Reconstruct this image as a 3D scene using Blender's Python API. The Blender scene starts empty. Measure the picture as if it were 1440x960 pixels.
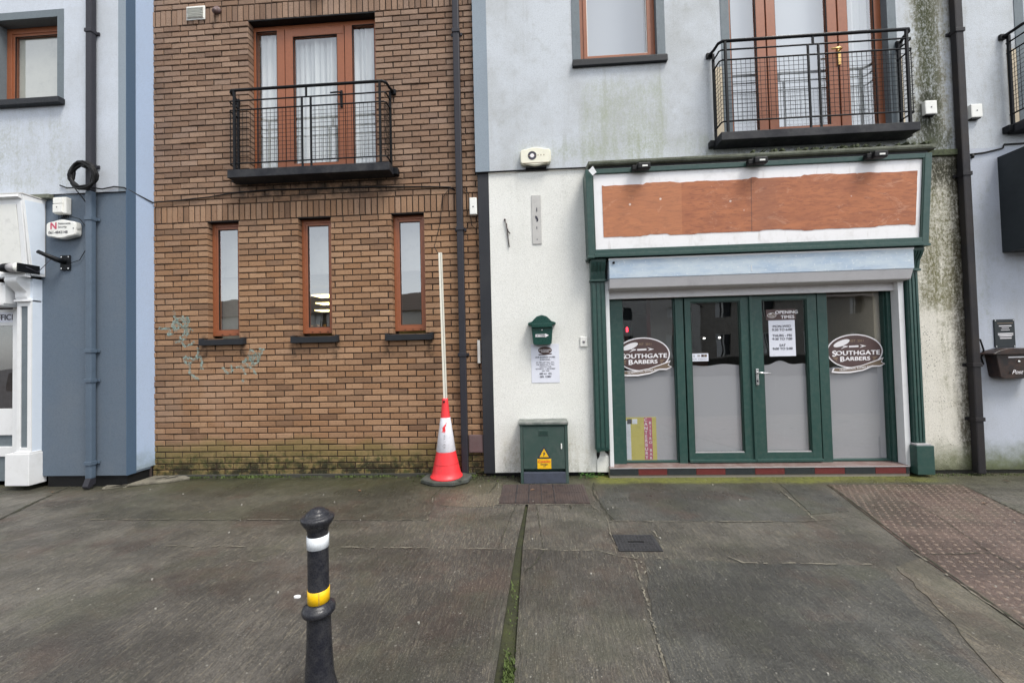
import bpy, bmesh, math, random
from mathutils import Vector, Matrix
random.seed(11)
scene = bpy.context.scene
COL = scene.collection
R = math.radians

# ------------------------------------------------------------------ materials
class NT:
    def __init__(s, name):
        s.m = bpy.data.materials.new(name); s.m.use_nodes = True
        s.t = s.m.node_tree; s.n = s.t.nodes; s.l = s.t.links
        s.n.clear()
        s.out = s.n.new('ShaderNodeOutputMaterial')
        s.b = s.n.new('ShaderNodeBsdfPrincipled')
        s.l.new(s.b.outputs[0], s.out.inputs[0])
        g = s.n.new('ShaderNodeNewGeometry'); s.P = g.outputs['Position']
        sep = s.n.new('ShaderNodeSeparateXYZ'); s.l.new(s.P, sep.inputs[0])
        s.X, s.Y, s.Z = sep.outputs
    def put(s, sock, v):
        if hasattr(v, 'is_output'): s.l.new(v, sock)
        elif isinstance(v, (tuple, list)):
            sock.default_value = (*v, 1) if (len(v) == 3 and len(sock.default_value) == 4) else v
        else: sock.default_value = v
    def math(s, op, a, b=0.0, c=None, clamp=False):
        n = s.n.new('ShaderNodeMath'); n.operation = op; n.use_clamp = clamp
        s.put(n.inputs[0], a); s.put(n.inputs[1], b)
        if c is not None: s.put(n.inputs[2], c)
        return n.outputs[0]
    def mul(s, *a):
        r = a[0]
        for x in a[1:]: r = s.math('MULTIPLY', r, x)
        return r
    def add(s, a, b): return s.math('ADD', a, b)
    def vec(s, sc=(1, 1, 1), loc=(0, 0, 0), rot=(0, 0, 0)):
        n = s.n.new('ShaderNodeMapping'); s.l.new(s.P, n.inputs[0])
        n.inputs['Scale'].default_value = sc; n.inputs['Location'].default_value = loc
        n.inputs['Rotation'].default_value = rot
        return n.outputs[0]
    def noise(s, scale, detail=3, rough=.55, v=None, dist=0):
        n = s.n.new('ShaderNodeTexNoise'); s.l.new(v or s.P, n.inputs['Vector'])
        n.inputs['Scale'].default_value = scale; n.inputs['Detail'].default_value = detail
        n.inputs['Roughness'].default_value = rough; n.inputs['Distortion'].default_value = dist
        return n.outputs['Fac']
    def voro(s, scale, v=None, feature='F1', out='Distance'):
        n = s.n.new('ShaderNodeTexVoronoi'); n.feature = feature
        s.l.new(v or s.P, n.inputs['Vector']); n.inputs['Scale'].default_value = scale
        return n.outputs[out]
    def ss(s, v, a, b, o0=0.0, o1=1.0):
        n = s.n.new('ShaderNodeMapRange'); n.interpolation_type = 'SMOOTHSTEP'
        s.put(n.inputs[0], v)
        if a <= b: n.inputs[1].default_value = a; n.inputs[2].default_value = b; n.inputs[3].default_value = o0; n.inputs[4].default_value = o1
        else: n.inputs[1].default_value = b; n.inputs[2].default_value = a; n.inputs[3].default_value = o1; n.inputs[4].default_value = o0
        return n.outputs[0]
    def band(s, v, a, b, f):
        return s.mul(s.ss(v, a - f, a + f), s.ss(v, b + f, b - f))
    def mix(s, fac, a, b, mode='MIX'):
        n = s.n.new('ShaderNodeMix'); n.data_type = 'RGBA'; n.blend_type = mode
        s.put(n.inputs[0], fac); s.put(n.inputs[6], a); s.put(n.inputs[7], b)
        return n.outputs[2]
    def bump(s, h, strength=.3, dist=.01, prev=None):
        n = s.n.new('ShaderNodeBump'); s.put(n.inputs['Height'], h)
        n.inputs['Strength'].default_value = strength; n.inputs['Distance'].default_value = dist
        if prev: s.l.new(prev, n.inputs['Normal'])
        s.l.new(n.outputs[0], s.b.inputs['Normal']); return n.outputs[0]
    def done(s, col, rough=.6, metal=0.0, spec=None):
        s.put(s.b.inputs['Base Color'], col); s.put(s.b.inputs['Roughness'], rough)
        s.put(s.b.inputs['Metallic'], metal)
        if spec is not None: s.b.inputs['Specular IOR Level'].default_value = spec
        return s.m

def simple(name, c, rough=.6, var=.18, scale=9, metal=0.0, bump=0.0, bscale=60, spec=None, dirt=None, dirtamt=.35):
    t = NT(name)
    n = t.noise(scale, 4, .6); n2 = t.noise(scale * 7.3, 3, .6)
    f = t.add(t.mul(n, .7), t.mul(n2, .3))
    d = dirt or tuple(x * .55 for x in c)
    col = t.mix(t.ss(f, .38, .72, 0, var), c, d)
    col = t.mix(t.mul(t.ss(t.noise(scale * .6, 5, .7), .5, .75), dirtamt), col, d)
    if bump: t.bump(t.noise(bscale, 3, .6), bump, .004)
    r = t.ss(n2, .3, .7, max(.05, rough - .09), min(1, rough + .12))
    return t.done(col, r, metal, spec)

def render_wall(name, c, stains=(), grain=.5, dirt=(.30, .30, .27), blotch=.25, speck=0.0, basealgae=.0, rough=.9):
    """painted rough render; stains = (x0,x1,z0,z1,strength,colour,fineness)"""
    t = NT(name)
    g = t.noise(95, 4, .7); big = t.noise(1.3, 5, .6); mid = t.noise(9, 4, .65)
    col = t.mix(t.ss(big, .38, .75, 0, blotch), c, dirt)
    col = t.mix(t.mul(t.ss(mid, .5, .8), blotch * .6), col, dirt)
    col = t.mix(t.ss(g, .46, .66, 0, .32), col, tuple(x * .50 for x in c))
    streak = t.noise(1, 5, .68, t.vec((9, 9, .9)))
    streak2 = t.noise(1, 4, .7, t.vec((34, 34, 5)))
    col = t.mix(t.mul(t.ss(streak, .52, .8), blotch * .7), col, dirt)
    fine = t.noise(38, 4, .75)
    blo = t.noise(5.5, 6, .75); grn = t.noise(1, 3, .8, t.vec((55, 55, 28)))
    for (x0, x1, z0, z1, k, sc, fn) in stains:
        m = t.mul(t.band(t.X, x0, x1, .14), t.band(t.Z, z0, z1, .22))
        nz = t.add(t.mul(streak, .30), t.add(t.mul(blo, .28), t.add(t.mul(streak2, .14), t.mul(fine, .28))))
        lo = .60 - .22 * k
        m2 = t.mul(t.ss(t.mul(nz, t.add(t.mul(m, .35), .65)), lo, lo + fn), m, min(1.0, .55 + k * .4), t.ss(grn, .36, .54, .45, 1.0))
        col = t.mix(m2, col, sc)
    if speck:
        v = t.voro(55, t.vec((1, 1, .6)))
        mm = t.mul(t.ss(v, .28, .12), t.ss(t.noise(4, 3), .42, .62))
        col = t.mix(t.mul(mm, speck), col, (.07, .065, .05))
    if basealgae:
        b = t.mul(t.ss(t.add(t.Z, t.mul(t.noise(5, 5, .7), .5)), .70, .30), basealgae)
        col = t.mix(b, col, (.10, .12, .035))
        b = t.mul(t.ss(t.add(t.Z, t.mul(t.noise(7, 4, .7), .25)), .27, .12), .7)
        col = t.mix(b, col, (.035, .035, .02))
    t.bump(t.add(t.mul(g, .6), t.mul(t.noise(240, 2), .4)), grain, .012)
    return t.done(col, rough, 0, .3)

M = {}
GREENST = (.17, .19, .10); BLACKST = (.03, .03, .022)
M['lilac_render'] = render_wall('lilac_render', (.575, .61, .65), blotch=.50, grain=.42,
    stains=[(.60, 1.68, 3.7, 4.80, .95, (.36, .39, .30), .25), (-.2, 2.3, 3.66, 4.1, .8, (.33, .36, .27), .25), (1.0, 1.9, 4.0, 8, .35, (.42, .45, .42), .3),
            (4.36, 4.92, 3.6, 9, .95, (.33, .31, .23), .16), (4.44, 4.76, 3.6, 9, 1.12, (.045, .052, .022), .13), (4.72, 4.92, 3.6, 9, .6, (.12, .11, .07), .12), (4.48, 4.68, 3.6, 4.4, 1.2, (.018, .020, .013), .1), (4.2, 4.9, 3.6, 3.9, 1.2, (.08, .09, .06), .14),
            (1.9, 4.6, 3.62, 3.82, 1.0, (.16, .18, .12), .16), (4.9, 5.5, 3.5, 9, .55, (.38, .38, .36), .2),
            (-.45, .55, 3.66, 4.1, .45, (.34, .39, .33), .3)])
M['lilac_left'] = render_wall('lilac_left', (.585, .63, .70), blotch=.28, grain=.4,
    stains=[(-7.2, -5.5, 3.5, 4.6, .75, (.36, .38, .34), .2)])
M['lower_lilac'] = render_wall('lower_lilac', (.48, .515, .585), blotch=.35, grain=.25, basealgae=.9,
    stains=[(4.9, 5.3, 1.0, 3.5, .6, (.30, .32, .28), .2), (4.9, 6.5, 1.6, 3.6, .3, (.35, .36, .36), .3)])
M['slate_render'] = render_wall('slate_render', (.115, .150, .195), blotch=.22, grain=.2, dirt=(.19, .20, .21))
M['slate_trim'] = render_wall('slate_trim', (.075, .125, .20), blotch=.2, grain=.15, dirt=(.1, .14, .18))
M['pale_trim'] = render_wall('pale_trim', (.27, .32, .37), blotch=.2, grain=.15, dirt=(.2, .22, .24))
M['sky_render'] = render_wall('sky_render', (.44, .56, .76), blotch=.15, grain=.25, basealgae=.55, dirt=(.36, .42, .5))
M['white_render'] = render_wall('white_render', (.83, .83, .79), blotch=.16, grain=.55, dirt=(.52, .52, .44), speck=.18,
    stains=[(-.5, .72, 0, .55, .85, (.46, .42, .31), .25), (-.5, .72, 0, .16, 1.1, (.14, .14, .08), .2), (-.4, .7, 1.9, 3.6, .45, (.55, .56, .50), .25), (-.5, .7, 3.2, 3.8, .5, (.5, .5, .46), .3), (-.5, -.38, 0, 3.6, .6, (.5, .45, .34), .3)])
M['mossy_render'] = render_wall('mossy_render', (.80, .77, .69), blotch=.32, grain=.9, dirt=(.45, .42, .32), speck=1.0, basealgae=.8,
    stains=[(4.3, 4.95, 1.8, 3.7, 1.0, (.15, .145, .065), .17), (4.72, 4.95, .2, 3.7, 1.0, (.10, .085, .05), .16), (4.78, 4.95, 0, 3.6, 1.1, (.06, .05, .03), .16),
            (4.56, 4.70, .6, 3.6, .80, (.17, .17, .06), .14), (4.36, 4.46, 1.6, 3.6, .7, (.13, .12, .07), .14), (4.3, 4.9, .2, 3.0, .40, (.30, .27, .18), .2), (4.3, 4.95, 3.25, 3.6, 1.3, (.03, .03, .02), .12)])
M['black_render'] = render_wall('black_render', (.022, .024, .03), blotch=.25, grain=.15, dirt=(.07, .07, .07), rough=.6)
M['cream_patch'] = render_wall('cream_patch', (.72, .62, .47), blotch=.25, grain=.3, dirt=(.5, .42, .3))
M['trim_grey'] = simple('trim_grey', (.14, .17, .19), .7, bump=.1)
M['concrete'] = simple('concrete_base', (.05, .05, .042), .9, bump=.4, bscale=40)
M['mortar'] = simple('mortar', (.050, .031, .021), .95, bump=.5, bscale=120)
M['sill_black'] = simple('sill_black', (.022, .024, .028), .55, bump=.15, spec=0.25)
M['frame_brown'] = simple('frame_brown', (.29, .095, .040), .38, .3, 30, bump=.03)
M['metal_black'] = simple('metal_black', (.008, .009, .011), .45, bump=.12, bscale=90, spec=0.18)
M['slab_black'] = simple('slab_black', (.016, .017, .022), .6, .4, 5, bump=.2, dirt=(.10, .10, .10), dirtamt=.4, spec=0.2)
M['pipe_dark'] = simple('pipe_dark', (.032, .032, .040), .45, bump=.08, spec=0.25)
M['pipe_rust'] = simple('pipe_rust', (.022, .021, .024), .5, .5, 4, bump=.2, dirt=(.045, .036, .030), spec=0.22)
M['pipe_blue'] = simple('pipe_blue', (.085, .120, .165), .5, bump=.06)
M['green_paint'] = simple('green_paint', (.018, .062, .053), .42, .7, 22, bump=.25, bscale=30, dirt=(.048, .085, .072), dirtamt=.6)
M['green_dark'] = simple('green_dark', (.010, .040, .030), .45, bump=.1)
M['cab_green'] = simple('cab_green', (.036, .070, .060), .5, .5, 6, bump=.1, dirt=(.085, .105, .095), dirtamt=.6)
M['letter_green'] = simple('letter_green', (.004, .050, .038), .32, .2, 12)
M['white_paint'] = simple('white_paint', (.76, .77, .78), .5, .12, 8, bump=.08, dirt=(.5, .5, .47), dirtamt=.3)
M['white_blue'] = simple('white_blue', (.66, .73, .82), .55, .12, 8, bump=.06, dirt=(.45, .52, .6), dirtamt=.3)
M['plastic_white'] = simple('plastic_white', (.80, .80, .76), .4, .08, 20)
M['plastic_cream'] = simple('plastic_cream', (.80, .78, .64), .4, .12, 20)
M['weather_wood'] = simple('weather_wood', (.16, .17, .135), .9, .7, 8, bump=.8, bscale=50, dirt=(.045, .05, .032), dirtamt=.8)
M['moss_ledge'] = simple('moss_ledge', (.07, .085, .04), .95, .8, 20, bump=1, bscale=70, dirt=(.02, .022, .016), dirtamt=.8)
M['rubber'] = simple('rubber', (.012, .012, .013), .5, spec=0.2)
M['paper'] = simple('paper', (.74, .76, .84), .6, .08, 12)
M['ink'] = simple('ink', (.04, .04, .06), .7)
M['ink_brown'] = simple('ink_brown', (.085, .05, .047), .5, .1)
M['ink_red'] = simple('ink_red', (.55, .06, .12), .5)
M['white_letter'] = simple('white_letter', (.82, .80, .82), .5, .03)
M['tan_letter'] = simple('tan_letter', (.30, .22, .14), .5)
M['beige_band'] = simple('beige_band', (.17, .125, .085), .5)
M['cone_red'] = simple('cone_red', (.82, .036, .045), .45, .3, 14, bump=.15, dirt=(.42, .05, .05), dirtamt=.4)
M['cone_white'] = simple('cone_white', (.80, .80, .86), .35, .35, 22, bump=.1, dirt=(.42, .42, .45), dirtamt=.4)
M['yellow_sign'] = simple('yellow_sign', (.86, .50, .012), .45, .08, 20)
M['yellow_band'] = simple('yellow_band', (.88, .52, .005), .3, .3, 30, dirt=(.5, .30, .02), dirtamt=.35)
M['band_white'] = simple('band_white', (.80, .84, .88), .3, .3, 30, dirt=(.45, .46, .46), dirtamt=.45)
M['iron'] = simple('iron', (.085, .062, .056), .6, .6, 10, metal=.2, bump=.5, bscale=80, dirt=(.028, .026, .03), dirtamt=.7)
M['iron_dark'] = simple('iron_dark', (.05, .05, .055), .5, .6, 14, metal=.3, bump=.6, bscale=120, dirt=(.02, .02, .022))
M['cast_black'] = simple('cast_black', (.014, .015, .021), .30, .6, 26, bump=.5, bscale=90, dirt=(.05, .05, .052), dirtamt=.5, spec=0.38)
M['tile_red'] = simple('tile_red', (.135, .022, .022), .5, .4, 12, bump=.05)
M['tile_black'] = simple('tile_black', (.028, .033, .038), .35, .4, 12, bump=.05)
M['grout'] = simple('grout', (.22, .20, .17), .8)
M['sign_dark'] = simple('sign_dark', (.028, .034, .038), .45, .1, 3, spec=0.25)
M['brass'] = simple('brass', (.62, .42, .16), .3, .1, metal=.9)
M['chrome'] = simple('chrome', (.75, .75, .75), .25, .05, metal=.8)
M['tan_screen'] = simple('tan_screen', (.50, .30, .10), .8, .6, 12)
M['pale_backing'] = simple('pale_backing', (.62, .60, .52), .8)
M['cab_cap'] = simple('cab_cap', (.10, .12, .11), .6, .8, 14, dirt=(.30, .30, .28), dirtamt=.5)
M['cab_base'] = simple('cab_base', (.060, .070, .100), .6, .5, 14, bump=.3, dirt=(.035, .04, .05))
M['step_edge'] = simple('step_edge', (.16, .10, .09), .5, .5, 9, dirt=(.30, .27, .25), dirtamt=.6)
M['shutter_grey'] = simple('shutter_grey', (.66, .65, .66), .5, .15, 6)
M['maroon_box'] = simple('maroon_box', (.13, .085, .085), .6, .2)
M['box_brown'] = simple('box_brown', (.016, .014, .015), .42, .5, 6, dirt=(.10, .05, .032), dirtamt=.5, spec=0.3)
M['grey_panel'] = simple('grey_panel', (.52, .51, .49), .7, .3, 8, bump=.2)
M['lead_metal'] = simple('lead_metal', (.40, .39, .40), .55, .2, 5)
M['rock_base'] = simple('rock_base', (.07, .075, .07), .85, .6, 12, bump=.8, bscale=30, dirt=(.035, .045, .02))
M['interior'] = simple('interior', (.30, .28, .25), .8)
M['interior_dark'] = simple('interior_dark', (.055, .040, .038), .8, .5, 2)
M['interior_wood'] = simple('interior_wood', (.16, .05, .03), .5, .3, 4)
M['pole_white'] = simple('pole_white', (.78, .76, .66), .4, .1, 10)

# shutter box: faded blue grey paint
t = NT('shutter_paint')
a = t.noise(2.2, 5, .7, t.vec((1, 1, 3))); b = t.noise(14, 4, .7, t.vec((.5, 1, 2)))
c = t.mix(t.ss(a, .35, .65), (.36, .46, .58), (.50, .58, .64)); c = t.mix(t.ss(b, .52, .75, 0, .5), c, (.30, .37, .45))
c = t.mix(t.mul(t.ss(t.noise(30, 3), .6, .7), .6), c, (.72, .75, .76))
t.bump(b, .06, .01); M['shutter_paint'] = t.done(c, .5)
# plywood / bare glue area of the fascia
t = NT('bare_board')
w = t.noise(3.0, 6, .65, t.vec((.7, 1, 3.0)), 1.2); w2 = t.noise(26, 5, .7, t.vec((.35, 1, 1.6)), .6)
c = t.mix(t.ss(w, .3, .7), (.47, .175, .080), (.36, .130, .065))
c = t.mix(t.ss(w2, .45, .68, 0, .75), c, (.24, .085, .05))
c = t.mix(t.mul(t.ss(t.noise(1.6, 6, .8, t.vec((1, 1, 2)), 2.5), .56, .62), .35), c, (.62, .34, .22))
lt = t.ss(t.X, 1.70, 1.712)
c = t.mix(t.mul(t.math('SUBTRACT', 1.0, lt), .30), c, (.58, .26, .13))
c = t.mix(t.mul(t.ss(t.X, 2.4, 2.6), t.ss(t.X, 2.9, 2.6), .35), c, (.22, .10, .07))
ch = t.mul(t.ss(t.voro(5.5), .09, .05), t.ss(t.noise(9, 4), .45, .55))
c = t.mix(t.mul(ch, .85), c, (.75, .66, .60))
seam = t.ss(t.math('ABSOLUTE', t.math('SUBTRACT', t.X, 2.47)), .008, .003)
c = t.mix(t.mul(seam, .6), c, (.09, .05, .04))
t.bump(w2, .25, .006); M['bare_board'] = t.done(c, .75)
t = NT('sign_white')
c = t.mix(t.ss(t.noise(5, 5, .7), .45, .75, 0, .5), (.86, .85, .86), (.58, .56, .54))
c = t.mix(t.mul(t.ss(t.noise(1, 4, .7, t.vec((14, 14, 2))), .58, .75), .4), c, (.40, .36, .32))
t.bump(t.noise(30, 4), .15, .005); M['sign_white'] = t.done(c, .6)

# bricks
t = NT('brick')
at = t.n.new('ShaderNodeAttribute'); at.attribute_name = 'bcol'
sepc = t.n.new('ShaderNodeSeparateColor'); t.l.new(at.outputs['Color'], sepc.inputs[0])
r1, r2, r3 = sepc.outputs[0], sepc.outputs[1], sepc.outputs[2]
tan = t.mix(r1, (.300, .166, .088), (.420, .255, .148))
grey = t.mix(r1, (.195, .135, .105), (.31, .225, .178))
hz = t.ss(t.add(t.Z, t.mul(t.math('SUBTRACT', t.noise(.9, 3), .5), 1.6)), 2.6, 4.4)
c = t.mix(t.math('ADD', t.mul(hz, .62), t.mul(r2, .22), clamp=True), tan, grey)
c = t.mix(t.mul(t.ss(r3, .78, 1.0), .5), c, (.11, .065, .045))
drag = t.noise(1, 4, .75, t.vec((38, 38, 120)), .8)
c = t.mix(t.ss(drag, .55, .66, 0, .80), c, (.085, .045, .03))
c = t.mix(t.ss(t.noise(170, 2, .7), .5, .75, 0, .35), c, (.13, .07, .045))
pale = t.mul(t.band(t.X, -4.9, -3.9, .5), t.band(t.Z, .5, 1.35, .35), t.ss(t.noise(2.2, 3), .35, .6))
c = t.mix(t.mul(pale, .45), c, (.50, .34, .24))
c = t.mix(t.mul(t.ss(t.noise(.55, 4, .6), .52, .72), .35), c, (.14, .09, .06))
c = t.mix(t.mul(t.ss(t.noise(1.7, 5, .7), .50, .68), t.ss(t.Z, 2.4, 3.4), .35), c, (.12, .085, .065))
# darker noisy band below balcony slab; stains below the sill ends
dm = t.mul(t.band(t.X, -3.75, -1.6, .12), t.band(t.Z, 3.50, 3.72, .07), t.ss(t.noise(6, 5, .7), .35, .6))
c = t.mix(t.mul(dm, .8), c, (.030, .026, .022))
for sx in (-3.94, -2.73, -1.54):
    dd = t.mul(t.math('ADD', t.band(t.X, sx - .30, sx - .22, .04), t.band(t.X, sx + .22, sx + .30, .04), clamp=True), t.band(t.Z, 1.45, 1.78, .08), t.ss(t.noise(12, 4), .4, .6))
    c = t.mix(t.mul(dd, .75), c, (.035, .028, .022))
zz = t.add(t.Z, t.mul(t.math('SUBTRACT', t.noise(1.6, 4, .6), .5), .35))
c = t.mix(t.mul(t.ss(zz, .50, .34), .55), c, (.160, .150, .045))
c = t.mix(t.mul(t.ss(zz, .36, .20), t.ss(t.noise(14, 4, .7), .42, .62), .8), c, (.055, .068, .022))
c = t.mix(t.mul(t.ss(zz, .30, .10), t.ss(t.noise(5, 5, .7), .42, .56), .9), c, (.018, .019, .012))
c = t.mix(t.mul(t.ss(zz, .42, .2), t.ss(t.noise(60, 3, .8), .60, .70), .6), c, (.42, .40, .24))
t.bump(t.add(drag, t.mul(t.noise(120, 3, .7), .6)), .55, .008)
M['brick'] = t.done(c, .9, 0, .25)

# pavement
def pavement(name, base, warm=.0, groove=1.0, algae=1.0):
    t = NT(name)
    big = t.noise(.8, 5, .62, None, .4); mid = t.noise(5.5, 5, .7); fine = t.noise(60, 4, .85); grit = t.noise(1, 3, .8, t.vec((150, 90, 1)))
    br = t.noise(1, 4, .8, t.vec((75, 9, 1), rot=(0, 0, .03)), .5); br2 = t.noise(1, 5, .8, t.vec((30, 3.2, 1), rot=(0, 0, -.02)), .6)
    k = lambda f: tuple(min(1, x * f) for x in base)
    c = t.mix(t.ss(big, .36, .64), k(.68), k(1.3))
    c = t.mix(t.ss(mid, .40, .66, 0, .55), c, k(.50))
    c = t.mix(t.ss(br, .50, .66, 0, .75 * groove), c, (base[0] * 2.2, base[1] * 2.1, base[2] * 1.8))
    c = t.mix(t.ss(br2, .50, .66, 0, .55 * groove), c, k(.40))
    c = t.mix(t.mul(t.ss(fine, .50, .62), .55), c, k(.38))
    c = t.mix(t.mul(t.ss(grit, .56, .68), .75), c, (base[0] * 3.1, base[1] * 3.0, base[2] * 2.6))
    c = t.mix(t.mul(t.ss(t.noise(1.9, 4, .65, t.vec((1, 1, 1), (7, 3, 0))), .50, .66), .45), c, (.085, .052, .040))
    c = t.mix(t.mul(t.ss(t.noise(1.2, 5, .65, t.vec((1, 1, 1), (3, 9, 0))), .48, .64), .45), c, (.082, .086, .056))
    sp = t.voro(21); spm = t.mul(t.ss(sp, .16, .09), t.ss(t.noise(31, 2), .50, .58))
    c = t.mix(t.mul(spm, .8), c, (.34, .33, .29))
    sp = t.voro(75, t.vec((1, .6, 1))); spm = t.mul(t.ss(sp, .28, .12), t.ss(t.noise(13, 3), .42, .58))
    c = t.mix(t.mul(spm, .7), c, (.27, .25, .21))
    n = t.mul(t.math('SUBTRACT', t.noise(4.5, 5, .65), .5), .35)
    yy = t.add(t.Y, n)
    c = t.mix(t.mul(t.ss(yy, -.75, -.25), .60 * algae), c, (.048, .050, .018))
    right = t.ss(t.X, .55, .75)
    yb = t.add(t.Y, t.mul(t.math('SUBTRACT', t.noise(3, 4, .6), .5), .12))
    c = t.mix(t.mul(t.ss(yb, -.38, -.29), right, t.ss(t.noise(16, 4, .7), .2, .55), t.ss(t.X, 4.6, 3.9), .95 * algae), c, (.165, .175, .038))
    c = t.mix(t.mul(t.ss(yb, -.22, -.05), t.math('SUBTRACT', 1.0, right), t.ss(t.noise(9, 4, .7), .36, .55), .8 * algae), c, (.022, .026, .012))
    h = t.add(t.add(t.mul(br, .9 * groove), t.mul(br2, .5)), t.add(t.mul(fine, .6), t.mul(grit, .45)))
    t.bump(h, 1.0, .014)
    wet = t.ss(t.add(t.mul(t.noise(1.1, 4, .6, t.vec((1, 1.6, 1), (2, 8, 0))), .8), t.mul(mid, .2)), .46, .58)
    c = t.mix(t.mul(wet, .42), c, k(.36))
    rg = t.math('SUBTRACT', t.ss(t.add(t.mul(mid, .5), t.mul(br2, .5)), .40, .60, .34, .60), t.mul(wet, .13))
    return t.done(c, rg, 0, .5)
M['pave'] = pavement('pave', (.116, .109, .095))
M['pave_green'] = pavement('pave_green', (.086, .083, .067), groove=.8)
M['pave_dark'] = pavement('pave_dark', (.080, .080, .074), groove=.9)
M['pave_deep'] = pavement('pave_deep', (.098, .091, .081), groove=1.1)
M['pave_light'] = pavement('pave_light', (.150, .135, .108), groove=.9)
M['tactile'] = pavement('tactile', (.122, .085, .072), groove=.3, algae=1)
M['blister'] = simple('blister', (.19, .145, .115), .6, .5, 30, bump=.3)
M['asphalt'] = simple('asphalt', (.05, .05, .052), .75, .5, 2, bump=.6, bscale=120)
M['seam_light'] = simple('seam_light', (.20, .185, .145), .9, 1.0, 16, bump=.8, bscale=90, dirt=(.065, .060, .048), dirtamt=.9)
M['seam_dark'] = simple('seam_dark', (.026, .026, .018), .95, .5, 16, bump=.5, dirt=(.06, .065, .03), dirtamt=.7)
M['groove_moss'] = simple('groove_moss', (.024, .026, .014), .9, .8, 9, bump=.8, bscale=80, dirt=(.050, .056, .018), dirtamt=.6)
M['moss'] = simple('moss', (.085, .12, .03), .9, .6, 30, dirt=(.05, .08, .02))
M['leafgreen'] = simple('leafgreen', (.08, .20, .04), .7, .5, 30)
M['gum'] = simple('gum', (.36, .35, .31), .7, .3, 30)
M['dryleaf'] = simple('dryleaf', (.16, .09, .05), .8)

# graffiti paint: broken coverage over the brick
t = NT('graffiti_paint')
tr = t.n.new('ShaderNodeBsdfTransparent'); mx = t.n.new('ShaderNodeMixShader')
t.put(mx.inputs[0], t.ss(t.noise(24, 4, .75), .36, .62, .0, .66)); t.l.new(tr.outputs[0], mx.inputs[1]); t.l.new(t.b.outputs[0], mx.inputs[2])
t.l.new(mx.outputs[0], t.out.inputs[0]); M['graffiti'] = t.done((.36, .50, .46), .7)

# glass: see-through with the strong mirror of double glazing
def glass(name, refl, tint=(.97, .985, .98), rough=.0):
    m = bpy.data.materials.new(name); m.use_nodes = True; n = m.node_tree.nodes; l = m.node_tree.links; n.clear()
    o = n.new('ShaderNodeOutputMaterial'); mx = n.new('ShaderNodeMixShader'); tr = n.new('ShaderNodeBsdfTransparent'); gl = n.new('ShaderNodeBsdfGlossy')
    tr.inputs[0].default_value = (*tint, 1); gl.inputs['Roughness'].default_value = rough; gl.inputs['Color'].default_value = (.95, .98, 1, 1)
    lw = n.new('ShaderNodeLayerWeight'); lw.inputs['Blend'].default_value = .5; pw = n.new('ShaderNodeMath'); pw.operation = 'POWER'; pw.inputs[1].default_value = 4.0; l.new(lw.outputs['Facing'], pw.inputs[0])
    mr = n.new('ShaderNodeMapRange'); l.new(pw.outputs[0], mr.inputs[0]); mr.inputs[3].default_value = refl; mr.inputs[4].default_value = 1
    tc = n.new('ShaderNodeNewGeometry'); nz = n.new('ShaderNodeTexNoise'); nz.inputs['Scale'].default_value = 1.5; l.new(tc.outputs['Position'], nz.inputs['Vector'])
    bp = n.new('ShaderNodeBump'); bp.inputs['Strength'].default_value = .12; bp.inputs['Distance'].default_value = .02; l.new(nz.outputs['Fac'], bp.inputs['Height']); l.new(bp.outputs[0], gl.inputs['Normal'])
    l.new(mr.outputs[0], mx.inputs[0]); l.new(tr.outputs[0], mx.inputs[1]); l.new(gl.outputs[0], mx.inputs[2]); l.new(mx.outputs[0], o.inputs[0])
    return m
M['glass_up'] = glass('glass_up', .25)
M['glass_low'] = glass('glass_low', .30)
M['glass_shop'] = glass('glass_shop', .17)
# frosted privacy film
t = NT('frosted_film')
tr = t.n.new('ShaderNodeBsdfTransparent'); tl = t.n.new('ShaderNodeBsdfTranslucent'); mx = t.n.new('ShaderNodeMixShader'); m2 = t.n.new('ShaderNodeMixShader')
tl.inputs[0].default_value = (.55, .54, .57, 1)
mx.inputs[0].default_value = .04; t.l.new(t.b.outputs[0], mx.inputs[1]); t.l.new(tl.outputs[0], mx.inputs[2])
m2.inputs[0].default_value = .05; t.l.new(mx.outputs[0], m2.inputs[1]); t.l.new(tr.outputs[0], m2.inputs[2]); t.l.new(m2.outputs[0], t.out.inputs[0])
fc = t.mix(t.mul(t.ss(t.noise(1, 4, .7, t.vec((30, 1, 1.6))), .60, .74), .4), (.46, .45, .48), (.56, .56, .58))
M['film'] = t.done(fc, .65)
# curtain
t = NT('curtain')
tl = t.n.new('ShaderNodeBsdfTranslucent'); tl.inputs[0].default_value = (.8, .8, .8, 1); mx = t.n.new('ShaderNodeMixShader'); mx.inputs[0].default_value = .2
t.l.new(t.b.outputs[0], mx.inputs[1]); t.l.new(tl.outputs[0], mx.inputs[2]); t.l.new(mx.outputs[0], t.out.inputs[0]); M['curtain'] = t.done((.86, .88, .88), .9)
t = NT('blind'); M['blind'] = t.done((.46, .48, .52), .9)
def emis(name, c, k):
    m = bpy.data.materials.new(name); m.use_nodes = True; n = m.node_tree.nodes; l = m.node_tree.links; n.clear()
    o = n.new('ShaderNodeOutputMaterial'); e = n.new('ShaderNodeEmission'); e.inputs[0].default_value = (*c, 1); e.inputs[1].default_value = k; l.new(e.outputs[0], o.inputs[0]); return m
M['lamp_warm'] = emis('lamp_warm', (1, .80, .30), 3.2)
M['lamp_red'] = emis('lamp_red', (1, .02, .04), 3.0)
M['lamp_white'] = emis('lamp_white', (1, .97, .9), 2.5)
M['bann_yellow'] = simple('bann_yellow', (.58, .50, .12), .6)
M['bann_pink'] = simple('bann_pink', (.48, .09, .16), .6)

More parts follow.
